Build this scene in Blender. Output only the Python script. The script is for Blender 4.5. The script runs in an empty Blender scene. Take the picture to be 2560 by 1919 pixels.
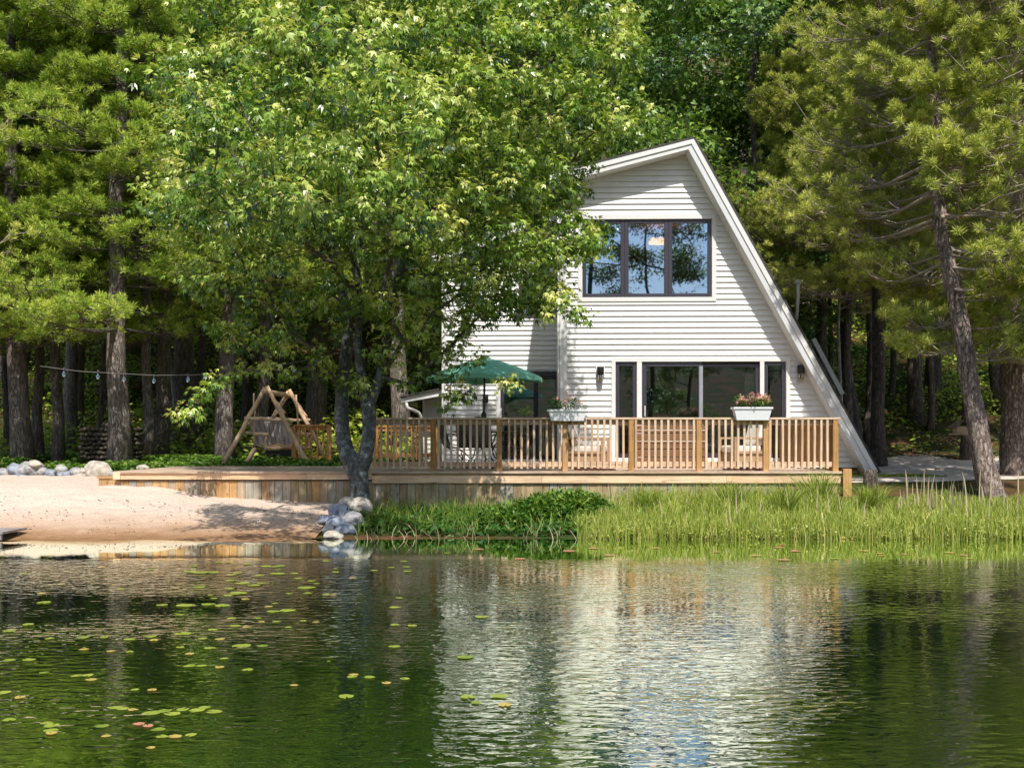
import bpy, math, random
import numpy as np
from mathutils import Vector, noise as mnoise
R = math.radians
random.seed(7); rng = np.random.default_rng(7)
sc = bpy.context.scene
COL = sc.collection
F = 2700.0; HZ = 1100.0; CAMZ = 1.37
def P(px, py, Y):
    return np.array([(px-1280)*Y/F, Y, CAMZ-(py-HZ)*Y/F])
def PX(px, Y): return (px-1280)*Y/F
def PZ(py, Y): return CAMZ-(py-HZ)*Y/F

# ------------------------------------------------------------------ materials
def newmat(name):
    m = bpy.data.materials.new(name); m.use_nodes = True
    nt = m.node_tree; nt.nodes.clear()
    out = nt.nodes.new('ShaderNodeOutputMaterial')
    return m, nt, out
def N(nt, t, **kw):
    n = nt.nodes.new(t)
    for k, v in kw.items():
        if k.startswith('i_'):
            key = k[2:]
            key = int(key) if key.isdigit() else key.replace('_', ' ')
            n.inputs[key].default_value = v
        else: setattr(n, k, v)
    return n
def ramp(nt, stops, interp='LINEAR'):
    r = nt.nodes.new('ShaderNodeValToRGB'); r.color_ramp.interpolation = interp
    e = r.color_ramp.elements
    while len(e) < len(stops): e.new(0.5)
    for i, (p, c) in enumerate(stops):
        e[i].position = p; e[i].color = (*c, 1)
    return r
def coords(nt, scale=(1,1,1), kind='Object', rot=(0,0,0)):
    tc = nt.nodes.new('ShaderNodeTexCoord'); mp = nt.nodes.new('ShaderNodeMapping')
    mp.inputs['Scale'].default_value = scale; mp.inputs['Rotation'].default_value = rot
    nt.links.new(tc.outputs[kind], mp.inputs['Vector']); return mp.outputs[0]
def mixc(nt, a, b, fac, blend='MIX'):
    m = nt.nodes.new('ShaderNodeMix'); m.data_type = 'RGBA'; m.blend_type = blend
    for s, v in ((m.inputs[0], fac), (m.inputs[6], a), (m.inputs[7], b)):
        if hasattr(v, 'is_output') or isinstance(v, bpy.types.NodeSocket): nt.links.new(v, s)
        elif isinstance(v, (tuple, list)): s.default_value = (*v[:3], 1)
        else: s.default_value = v
    return m.outputs[2]

def simple(name, c, rough=0.6, metal=0.0, var=0.12, nscale=6, bump=0.0, bscale=40, c2=None, spec=0.5, emit=None):
    m, nt, out = newmat(name)
    p = N(nt, 'ShaderNodeBsdfPrincipled', i_Roughness=rough, i_Metallic=metal)
    p.inputs['Specular IOR Level'].default_value = spec
    v = coords(nt)
    n = N(nt, 'ShaderNodeTexNoise', i_Scale=nscale, i_Detail=6.0, i_Roughness=0.65)
    nt.links.new(v, n.inputs['Vector'])
    c2 = c2 or tuple(x*(1-2*var) for x in c)
    rp = ramp(nt, [(0.3, c2), (0.7, c)])
    nt.links.new(n.outputs['Fac'], rp.inputs[0]); nt.links.new(rp.outputs[0], p.inputs['Base Color'])
    if bump:
        n2 = N(nt, 'ShaderNodeTexNoise', i_Scale=bscale, i_Detail=5.0); nt.links.new(v, n2.inputs['Vector'])
        b = N(nt, 'ShaderNodeBump', i_Strength=bump, i_Distance=0.02)
        nt.links.new(n2.outputs['Fac'], b.inputs['Height']); nt.links.new(b.outputs[0], p.inputs['Normal'])
    if emit:
        p.inputs['Emission Color'].default_value = (*emit[0], 1); p.inputs['Emission Strength'].default_value = emit[1]
    nt.links.new(p.outputs[0], out.inputs[0]); return m

def wood(name, stops, axis='X', rough=0.75, stain=0.35, knots=True):
    """stops: colours picked by the per-board 'tint' attribute"""
    m, nt, out = newmat(name)
    p = N(nt, 'ShaderNodeBsdfPrincipled', i_Roughness=rough); p.inputs['Specular IOR Level'].default_value = 0.25
    at = N(nt, 'ShaderNodeAttribute', attribute_name='tint')
    rp = ramp(nt, stops); nt.links.new(at.outputs['Fac'], rp.inputs[0])
    sc_ = {'X': (1.2, 22, 22), 'Y': (22, 1.2, 22), 'Z': (22, 22, 1.2)}[axis]
    v = coords(nt, sc_)
    # shift grain per board
    add = N(nt, 'ShaderNodeVectorMath', operation='ADD'); mul = N(nt, 'ShaderNodeMath', operation='MULTIPLY', i_1=37.0)
    nt.links.new(at.outputs['Fac'], mul.inputs[0]); nt.links.new(v, add.inputs[0]); nt.links.new(mul.outputs[0], add.inputs[1])
    g = N(nt, 'ShaderNodeTexNoise', i_Scale=1.6, i_Detail=5.0, i_Distortion=0.6); nt.links.new(add.outputs[0], g.inputs['Vector'])
    gr = ramp(nt, [(0.3, (0.62, 0.56, 0.52)), (0.62, (1.05, 1.03, 1.0))]); nt.links.new(g.outputs['Fac'], gr.inputs[0])
    c = mixc(nt, rp.outputs[0], gr.outputs[0], 0.8, 'MULTIPLY')
    v2 = coords(nt, (1, 1, 1))
    s = N(nt, 'ShaderNodeTexNoise', i_Scale=2.3, i_Detail=7.0, i_Roughness=0.7); nt.links.new(v2, s.inputs['Vector'])
    sr = ramp(nt, [(0.38, (0.5, 0.5, 0.47)), (0.62, (1.08, 1.08, 1.08))]); nt.links.new(s.outputs['Fac'], sr.inputs[0])
    c = mixc(nt, c, sr.outputs[0], stain*1.6 if stain < .6 else 1.0, 'MULTIPLY')
    if knots:
        kv = coords(nt, {'X': (1.5, 6, 6), 'Y': (6, 1.5, 6), 'Z': (6, 6, 2.2)}[axis])
        k = N(nt, 'ShaderNodeTexVoronoi', i_Scale=1.3); nt.links.new(kv, k.inputs['Vector'])
        kr = ramp(nt, [(0.06, (0.35, 0.25, 0.2)), (0.13, (1, 1, 1))]); nt.links.new(k.outputs['Distance'], kr.inputs[0])
        c = mixc(nt, c, kr.outputs[0], 0.8, 'MULTIPLY')
    nt.links.new(c, p.inputs['Base Color'])
    b = N(nt, 'ShaderNodeBump', i_Strength=0.35, i_Distance=0.01)
    nt.links.new(g.outputs['Fac'], b.inputs['Height']); nt.links.new(b.outputs[0], p.inputs['Normal'])
    nt.links.new(p.outputs[0], out.inputs[0]); return m

def leafmat(name, stops, trans=0.35, rough=0.45, spec=0.35, gain=1.0):
    stops = [(p, tuple(min(.8, x*gain) for x in c)) for p, c in stops]
    m, nt, out = newmat(name)
    at = N(nt, 'ShaderNodeAttribute', attribute_name='tint')
    rp = ramp(nt, stops); nt.links.new(at.outputs['Fac'], rp.inputs[0])
    p = N(nt, 'ShaderNodeBsdfPrincipled', i_Roughness=rough); p.inputs['Specular IOR Level'].default_value = spec
    nt.links.new(rp.outputs[0], p.inputs['Base Color'])
    t = N(nt, 'ShaderNodeBsdfTranslucent')
    tc = mixc(nt, rp.outputs[0], (1.0, 1.0, 0.5), 1.0, 'MULTIPLY'); nt.links.new(tc, t.inputs['Color'])
    mx = N(nt, 'ShaderNodeMixShader', i_0=trans)
    nt.links.new(p.outputs[0], mx.inputs[1]); nt.links.new(t.outputs[0], mx.inputs[2])
    nt.links.new(mx.outputs[0], out.inputs[0]); return m

def bark(name, c1, c2, c3=None, scale=(6, 6, 1.5), strength=0.9):
    m, nt, out = newmat(name)
    p = N(nt, 'ShaderNodeBsdfPrincipled', i_Roughness=0.9); p.inputs['Specular IOR Level'].default_value = 0.15
    v = coords(nt, scale)
    n = N(nt, 'ShaderNodeTexNoise', i_Scale=3.5, i_Detail=8.0, i_Roughness=0.72, i_Distortion=0.8); nt.links.new(v, n.inputs['Vector'])
    w = N(nt, 'ShaderNodeTexVoronoi', i_Scale=3.2); w.feature = 'DISTANCE_TO_EDGE'
    wa = N(nt, 'ShaderNodeVectorMath', operation='ADD'); nt.links.new(v, wa.inputs[0]); nt.links.new(n.outputs['Color'], wa.inputs[1])
    nt.links.new(wa.outputs[0], w.inputs['Vector'])
    wr = ramp(nt, [(0.0, (0.35, 0.33, 0.32)), (0.14, (1, 1, 1))]); nt.links.new(w.outputs['Distance'], wr.inputs[0])
    rp = ramp(nt, [(0.35, c1), (0.62, c2)]); nt.links.new(n.outputs['Fac'], rp.inputs[0])
    c = mixc(nt, rp.outputs[0], wr.outputs[0], 0.8, 'MULTIPLY')
    if c3:
        v3 = coords(nt); l = N(nt, 'ShaderNodeTexNoise', i_Scale=7.0, i_Detail=6.0, i_Roughness=0.7); nt.links.new(v3, l.inputs['Vector'])
        lr = ramp(nt, [(0.53, (0, 0, 0)), (0.6, (1, 1, 1))]); nt.links.new(l.outputs['Fac'], lr.inputs[0])
        c = mixc(nt, c, c3, lr.outputs[0])
    nt.links.new(c, p.inputs['Base Color'])
    b = N(nt, 'ShaderNodeBump', i_Strength=strength, i_Distance=0.03)
    mm = N(nt, 'ShaderNodeMath', operation='ADD'); nt.links.new(n.outputs['Fac'], mm.inputs[0]); nt.links.new(wr.outputs[0], mm.inputs[1])
    nt.links.new(mm.outputs[0], b.inputs['Height']); nt.links.new(b.outputs[0], p.inputs['Normal'])
    nt.links.new(p.outputs[0], out.inputs[0]); return m

def glassmat(name, refl=0.12, tint=(0.55, 0.6, 0.6)):
    m, nt, out = newmat(name)
    g = N(nt, 'ShaderNodeBsdfGlossy', i_Roughness=0.012); g.inputs['Color'].default_value = (0.62, 0.80, 1.0, 1)
    t = N(nt, 'ShaderNodeBsdfTransparent'); t.inputs['Color'].default_value = (*tint, 1)
    v = coords(nt); n = N(nt, 'ShaderNodeTexNoise', i_Scale=0.9, i_Detail=1.0); nt.links.new(v, n.inputs['Vector'])
    b = N(nt, 'ShaderNodeBump', i_Strength=0.05, i_Distance=0.02); nt.links.new(n.outputs['Fac'], b.inputs['Height'])
    nt.links.new(b.outputs[0], g.inputs['Normal'])
    f = N(nt, 'ShaderNodeFresnel', i_IOR=1.5)
    a = N(nt, 'ShaderNodeMath', operation='ADD', i_1=refl); a.use_clamp = True; nt.links.new(f.outputs[0], a.inputs[0])
    mx = N(nt, 'ShaderNodeMixShader'); nt.links.new(a.outputs[0], mx.inputs[0]); nt.links.new(t.outputs[0], mx.inputs[1]); nt.links.new(g.outputs[0], mx.inputs[2])
    nt.links.new(mx.outputs[0], out.inputs[0]); return m

M = {}
M['siding'] = simple('siding_vinyl', (0.86, 0.855, 0.84), 0.45, var=0.06, nscale=1.7)
M['white'] = simple('white_trim', (0.82, 0.81, 0.80), 0.4, var=0.03)
M['roofmetal'] = simple('rake_trim', (0.74, 0.75, 0.78), 0.35, var=0.05, nscale=2)
M['shingle'] = simple('shingles', (0.09, 0.085, 0.08), 0.9, var=0.25, nscale=20, bump=0.6)
M['dark'] = simple('dark_frame', (0.045, 0.04, 0.06), 0.4, var=0.08)
M['black'] = simple('black_metal', (0.02, 0.02, 0.022), 0.45, var=0.1)
M['room'] = simple('room_wall', (0.62, 0.52, 0.38), 0.8, var=0.06)
M['roomdark'] = simple('room_dark', (0.14, 0.10, 0.08), 0.7)
M['curtain'] = simple('curtain', (0.75, 0.78, 0.75), 0.8, var=0.03)
M['glass_up'] = glassmat('glass_upper', 0.5, (0.35, 0.4, 0.42))
M['glass'] = glassmat('glass_lower', 0.26, (0.8, 0.82, 0.8))
M['lampglow'] = simple('lamp_glow', (0.9, 0.35, 0.1), 0.5, emit=((1.0, 0.42, 0.03), 5.0))
M['clearglass'] = glassmat('clear_lamp_glass', 0.05, (0.9, 0.88, 0.82))
M['copper'] = simple('copper_rods', (0.6, 0.38, 0.2), 0.35, 0.6)
M['canopy'] = simple('umbrella_fabric', (0.26, 0.70, 0.52), 0.8, var=0.08, nscale=3, bump=0.1)
M['cushion'] = simple('cushion', (0.80, 0.77, 0.70), 0.9, var=0.03, bump=0.15)
M['wicker'] = simple('wicker', (0.30, 0.15, 0.07), 0.6, var=0.3, nscale=60, bump=0.6, bscale=120)
M['tan'] = simple('tan_frame', (0.50, 0.33, 0.20), 0.6, var=0.15, nscale=14)
M['iron'] = simple('iron_furniture', (0.10, 0.085, 0.075), 0.5, 0.4, var=0.2)
M['mesh'] = simple('sling_fabric', (0.16, 0.13, 0.11), 0.8, var=0.1)
M['rug'] = simple('red_mat', (0.14, 0.03, 0.02), 0.95, var=0.2, nscale=30)
M['box'] = simple('planter_white', (0.76, 0.77, 0.80), 0.35, var=0.02)
M['rock'] = simple('rock', (0.55, 0.53, 0.51), 0.85, c2=(0.15, 0.16, 0.18), nscale=7, bump=0.6, bscale=14)
M['rockpale'] = simple('rock_pale', (0.68, 0.60, 0.50), 0.85, c2=(0.25, 0.23, 0.20), nscale=8, bump=0.6, bscale=14)
M['rockblue'] = simple('rock_blue', (0.42, 0.46, 0.53), 0.8, c2=(0.12, 0.14, 0.18), nscale=8, bump=0.6, bscale=14)
M['logend'] = simple('log_end', (0.12, 0.095, 0.07), 0.9, var=0.3, nscale=20)
M['foundation'] = wood('foundation_boards', [(0, (0.20, 0.12, 0.08)), (1, (0.28, 0.18, 0.12))], 'Z')
PINKW = [(0, (0.54, 0.40, 0.29)), (0.5, (0.68, 0.52, 0.40)), (1, (0.78, 0.62, 0.50))]
M['deck'] = wood('deck_boards', PINKW, 'X', stain=0.3)
M['fascia'] = wood('fascia_boards', [(0, (0.86, 0.60, 0.38)), (1, (0.94, 0.73, 0.52))], 'X', stain=0.2)
M['skirt'] = wood('skirt_boards', [(0, (0.34, 0.26, 0.16)), (0.35, (0.52, 0.41, 0.24)), (0.6, (0.42, 0.42, 0.38)), (0.8, (0.62, 0.38, 0.17)), (1, (0.72, 0.50, 0.27))], 'Z', stain=0.4)
M['post'] = wood('rail_post', [(0, (0.52, 0.29, 0.11)), (1, (0.66, 0.40, 0.18))], 'Z', stain=0.3)
M['bal'] = wood('baluster_wood', [(0, (0.74, 0.50, 0.32)), (1, (0.92, 0.74, 0.56))], 'Z', stain=0.25, knots=False)
M['rail'] = wood('rail_wood', [(0, (0.76, 0.56, 0.40)), (1, (0.90, 0.70, 0.53))], 'X', stain=0.35)
M['newwood'] = wood('new_orange_wood', [(0, (0.60, 0.28, 0.09)), (1, (0.70, 0.36, 0.14))], 'Z', stain=0.15, knots=False)
M['log'] = wood('log_wood', [(0, (0.74, 0.50, 0.31)), (1, (0.90, 0.66, 0.44))], 'Z', stain=0.3)
M['greywood'] = wood('grey_boards', [(0, (0.36, 0.33, 0.33)), (1, (0.52, 0.47, 0.46))], 'Z', stain=0.4)
M['barkpine'] = bark('bark_pine', (0.19, 0.15, 0.13), (0.46, 0.40, 0.36))
M['barkred'] = bark('bark_red_pine', (0.22, 0.16, 0.13), (0.62, 0.50, 0.44), scale=(5, 5, 1.6))
M['barkdark'] = bark('bark_dark', (0.09, 0.075, 0.065), (0.27, 0.23, 0.20))
M['barkmaple'] = bark('bark_maple', (0.085, 0.09, 0.09), (0.20, 0.21, 0.20), (0.26, 0.31, 0.33), scale=(7, 7, 3), strength=0.6)
M['barkbirch'] = bark('bark_pale', (0.45, 0.41, 0.37), (0.8, 0.76, 0.7))
M['twig'] = simple('twigs', (0.46, 0.37, 0.31), 0.85, var=0.25, nscale=9)
M['twigdark'] = simple('twigs_dark', (0.12, 0.10, 0.08), 0.85, var=0.25, nscale=9)
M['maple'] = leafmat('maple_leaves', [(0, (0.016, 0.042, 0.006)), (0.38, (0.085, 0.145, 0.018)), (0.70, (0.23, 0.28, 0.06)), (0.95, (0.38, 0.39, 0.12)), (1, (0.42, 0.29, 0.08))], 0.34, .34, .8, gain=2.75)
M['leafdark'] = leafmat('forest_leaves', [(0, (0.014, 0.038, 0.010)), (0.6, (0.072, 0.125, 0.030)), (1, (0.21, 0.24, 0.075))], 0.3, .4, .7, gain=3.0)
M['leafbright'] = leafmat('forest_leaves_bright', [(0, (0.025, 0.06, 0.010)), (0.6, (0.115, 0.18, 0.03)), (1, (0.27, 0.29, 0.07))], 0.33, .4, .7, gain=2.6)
M['needwhite'] = leafmat('white_pine_needles', [(0, (0.06, 0.12, 0.02)), (0.5, (0.16, 0.23, 0.03)), (1, (0.32, 0.34, 0.07))], 0.3, 0.5, gain=2.3)
M['needred'] = leafmat('red_pine_needles', [(0, (0.04, 0.075, 0.012)), (0.45, (0.17, 0.20, 0.035)), (1, (0.38, 0.36, 0.09))], 0.25, 0.5, gain=2.5)
M['grass'] = leafmat('reed_grass', [(0, (0.08, 0.15, 0.02)), (0.5, (0.23, 0.29, 0.05)), (0.9, (0.42, 0.40, 0.12)), (1, (0.5, 0.42, 0.2))], 0.35, gain=1.6)
M['weed'] = leafmat('weeds', [(0, (0.02, 0.07, 0.012)), (0.6, (0.07, 0.15, 0.02)), (1, (0.2, 0.28, 0.05))], 0.35, gain=1.5)
M['brush'] = leafmat('understorey', [(0, (0.05, 0.09, 0.015)), (0.6, (0.17, 0.22, 0.035)), (1, (0.36, 0.36, 0.07))], 0.45, gain=3.2)  # gain raised so shaded leaves look sunlit; the light is in the colour
M['dry'] = leafmat('dry_stalks', [(0, (0.35, 0.27, 0.16)), (1, (0.6, 0.5, 0.34))], 0.15)
M['petal'] = leafmat('petals', [(0, (0.80, 0.22, 0.26)), (0.5, (0.9, 0.42, 0.45)), (1, (0.9, 0.65, 0.42))], 0.3)
M['pad'] = leafmat('lily_pads', [(0, (0.16, 0.22, 0.03)), (0.6, (0.26, 0.31, 0.05)), (0.85, (0.40, 0.30, 0.08)), (1, (0.42, 0.20, 0.12))], 0.1, 0.35, gain=1.45)
M['bulb'] = glassmat('bulb_glass', 0.25, (0.95, 0.95, 0.9))

def ground_mat():
    m, nt, out = newmat('forest_floor')
    p = N(nt, 'ShaderNodeBsdfPrincipled', i_Roughness=0.95); p.inputs['Specular IOR Level'].default_value = 0.1
    v = coords(nt)
    a = N(nt, 'ShaderNodeTexNoise', i_Scale=0.5, i_Detail=8.0, i_Roughness=0.7); nt.links.new(v, a.inputs['Vector'])
    b = N(nt, 'ShaderNodeTexNoise', i_Scale=9.0, i_Detail=8.0, i_Roughness=0.8); nt.links.new(v, b.inputs['Vector'])
    r1 = ramp(nt, [(0.42, (0.16, 0.085, 0.05)), (0.56, (0.05, 0.08, 0.02))]); nt.links.new(a.outputs['Fac'], r1.inputs[0])
    r2 = ramp(nt, [(0.3, (0.4, 0.38, 0.36)), (0.7, (1.5, 1.4, 1.3))]); nt.links.new(b.outputs['Fac'], r2.inputs[0])
    nt.links.new(mixc(nt, r1.outputs[0], r2.outputs[0], 1.0, 'MULTIPLY'), p.inputs['Base Color'])
    bp = N(nt, 'ShaderNodeBump', i_Strength=0.8, i_Distance=0.06); nt.links.new(b.outputs['Fac'], bp.inputs['Height']); nt.links.new(bp.outputs[0], p.inputs['Normal'])
    nt.links.new(p.outputs[0], out.inputs[0]); return m
def sand_mat():
    m, nt, out = newmat('sand')
    p = N(nt, 'ShaderNodeBsdfPrincipled', i_Roughness=0.9); p.inputs['Specular IOR Level'].default_value = 0.2
    g = N(nt, 'ShaderNodeNewGeometry'); s = N(nt, 'ShaderNodeSeparateXYZ'); nt.links.new(g.outputs['Position'], s.inputs[0])
    v = coords(nt); n = N(nt, 'ShaderNodeTexNoise', i_Scale=3.0, i_Detail=8.0, i_Roughness=0.7); nt.links.new(v, n.inputs['Vector'])
    ad = N(nt, 'ShaderNodeMath', operation='MULTIPLY_ADD', i_1=0.16, i_2=-0.08); nt.links.new(n.outputs['Fac'], ad.inputs[0])
    a2 = N(nt, 'ShaderNodeMath', operation='ADD'); nt.links.new(s.outputs['Z'], a2.inputs[0]); nt.links.new(ad.outputs[0], a2.inputs[1])
    mr = N(nt, 'ShaderNodeMapRange'); mr.inputs[1].default_value = -0.1; mr.inputs[2].default_value = 0.34; nt.links.new(a2.outputs[0], mr.inputs[0])
    r1 = ramp(nt, [(0.14, (0.22, 0.11, 0.045)), (0.34, (0.42, 0.25, 0.14)), (0.5, (0.60, 0.42, 0.30)), (0.85, (0.72, 0.58, 0.485))]); nt.links.new(mr.outputs[0], r1.inputs[0])
    d = N(nt, 'ShaderNodeTexNoise', i_Scale=26.0, i_Detail=6.0, i_Roughness=0.8); nt.links.new(v, d.inputs['Vector'])
    r2 = ramp(nt, [(0.33, (0.35, 0.27, 0.2)), (0.46, (1, 1, 1))]); nt.links.new(d.outputs['Fac'], r2.inputs[0])
    nt.links.new(mixc(nt, r1.outputs[0], r2.outputs[0], 0.75, 'MULTIPLY'), p.inputs['Base Color'])
    bp = N(nt, 'ShaderNodeBump', i_Strength=1.0, i_Distance=0.09); nt.links.new(n.outputs['Fac'], bp.inputs['Height']); nt.links.new(bp.outputs[0], p.inputs['Normal'])
    nt.links.new(p.outputs[0], out.inputs[0]); return m
def water_mat():
    m, nt, out = newmat('pond_water')
    d = N(nt, 'ShaderNodeBsdfDiffuse'); d.inputs['Color'].default_value = (0.008, 0.048, 0.006, 1)
    t = N(nt, 'ShaderNodeBsdfTransparent'); t.inputs['Color'].default_value = (0.80, 0.72, 0.42, 1)
    gl = N(nt, 'ShaderNodeBsdfGlossy', i_Roughness=0.008); gl.inputs['Color'].default_value = (0.94, 1.0, 0.88, 1)
    geo = N(nt, 'ShaderNodeNewGeometry'); s = N(nt, 'ShaderNodeSeparateXYZ'); nt.links.new(geo.outputs['Position'], s.inputs[0])
    # shallow zone along the bank
    mr = N(nt, 'ShaderNodeMapRange'); mr.inputs[1].default_value = 13.9; mr.inputs[2].default_value = 15.0; nt.links.new(s.outputs['Y'], mr.inputs[0])
    body = N(nt, 'ShaderNodeMixShader'); nt.links.new(mr.outputs[0], body.inputs[0]); nt.links.new(d.outputs[0], body.inputs[1]); nt.links.new(t.outputs[0], body.inputs[2])
    # ripples
    v = coords(nt, (4.2, 8.5, 1), 'Object')
    n1 = N(nt, 'ShaderNodeTexNoise', i_Scale=1.75, i_Detail=2.0, i_Roughness=0.45, i_Distortion=0.4); nt.links.new(v, n1.inputs['Vector'])
    v2 = coords(nt, (0.28, 0.5, 1), 'Object')
    n2 = N(nt, 'ShaderNodeTexNoise', i_Scale=1.0, i_Detail=2.0); nt.links.new(v2, n2.inputs['Vector'])
    pr = ramp(nt, [(0.40, (0.28,)*3), (0.62, (1, 1, 1))]); nt.links.new(n2.outputs['Fac'], pr.inputs[0])
    calm = N(nt, 'ShaderNodeMapRange'); calm.inputs[1].default_value = 12.5; calm.inputs[2].default_value = 11.7; calm.inputs[3].default_value = 0.05; calm.inputs[4].default_value = 1.0
    nt.links.new(s.outputs['Y'], calm.inputs[0])
    st = N(nt, 'ShaderNodeMath', operation='MULTIPLY'); nt.links.new(pr.outputs[0], st.inputs[0]); nt.links.new(calm.outputs[0], st.inputs[1])
    st2 = N(nt, 'ShaderNodeMath', operation='MULTIPLY', i_1=0.5); nt.links.new(st.outputs[0], st2.inputs[0])
    b = N(nt, 'ShaderNodeBump', i_Distance=0.02); nt.links.new(st2.outputs[0], b.inputs['Strength']); nt.links.new(n1.outputs['Fac'], b.inputs['Height'])
    nt.links.new(b.outputs[0], gl.inputs['Normal'])
    f = N(nt, 'ShaderNodeFresnel', i_IOR=1.33); nt.links.new(b.outputs[0], f.inputs['Normal'])
    a = N(nt, 'ShaderNodeMath', operation='MULTIPLY_ADD', i_1=0.70, i_2=0.64); a.use_clamp = True; nt.links.new(f.outputs[0], a.inputs[0])
    mx = N(nt, 'ShaderNodeMixShader'); nt.links.new(a.outputs[0], mx.inputs[0]); nt.links.new(body.outputs[0], mx.inputs[1]); nt.links.new(gl.outputs[0], mx.inputs[2])
    nt.links.new(mx.outputs[0], out.inputs[0]); return m
M['ground'] = ground_mat(); M['sand'] = sand_mat(); M['water'] = water_mat()
M['road'] = simple('gravel_drive', (0.74, 0.64, 0.55), 0.95, var=0.2, nscale=3, bump=0.5, bscale=60)

# ------------------------------------------------------------------ mesh helpers
ORG = {}
def link(o, parent=None):
    COL.objects.link(o)
    if parent is not None: o.parent = parent
    return o
def tag(o, label=None, cat=None, group=None, kind=None):
    if label: o['label'] = label
    if cat: o['category'] = cat
    if group: o['group'] = group
    if kind: o['kind'] = kind
    return o
def thing(name, label, cat, loc=(0, 0, 0), group=None, rz=0):
    o = bpy.data.objects.new(name, None); o.location = tuple(float(x) for x in loc); o.rotation_euler = (0, 0, rz)
    o.empty_display_size = 0.1
    link(o); tag(o, label, cat, group); ORG[o.name] = np.array(o.location[:]); return o
def array_mesh(name, V, Fc, tint=None, mat=None, smooth=False):
    """V (n,3), Fc (m,k) fixed k"""
    me = bpy.data.meshes.new(name)
    V = np.asarray(V, dtype=np.float32); Fc = np.asarray(Fc, dtype=np.int32)
    m, k = Fc.shape
    me.vertices.add(len(V)); me.vertices.foreach_set('co', V.ravel())
    me.loops.add(m*k); me.loops.foreach_set('vertex_index', Fc.ravel())
    me.polygons.add(m); me.polygons.foreach_set('loop_start', np.arange(0, m*k, k, dtype=np.int32))
    me.polygons.foreach_set('loop_total', np.full(m, k, dtype=np.int32))
    if smooth: me.polygons.foreach_set('use_smooth', np.ones(m, dtype=bool))
    if tint is not None:
        a = me.attributes.new('tint', 'FLOAT', 'FACE'); a.data.foreach_set('value', np.asarray(tint, dtype=np.float32))
    me.update(calc_edges=True)
    if mat: me.materials.append(mat)
    return me
def obj(name, me, parent=None, world_verts=True):
    o = bpy.data.objects.new(name, me)
    if parent is not None:
        og = ORG[parent.name]; ORG[o.name] = og
        if world_verts and np.any(og):
            from mathutils import Matrix
            me.transform(Matrix.Translation(Vector(-og)))
    return link(o, parent)

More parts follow.
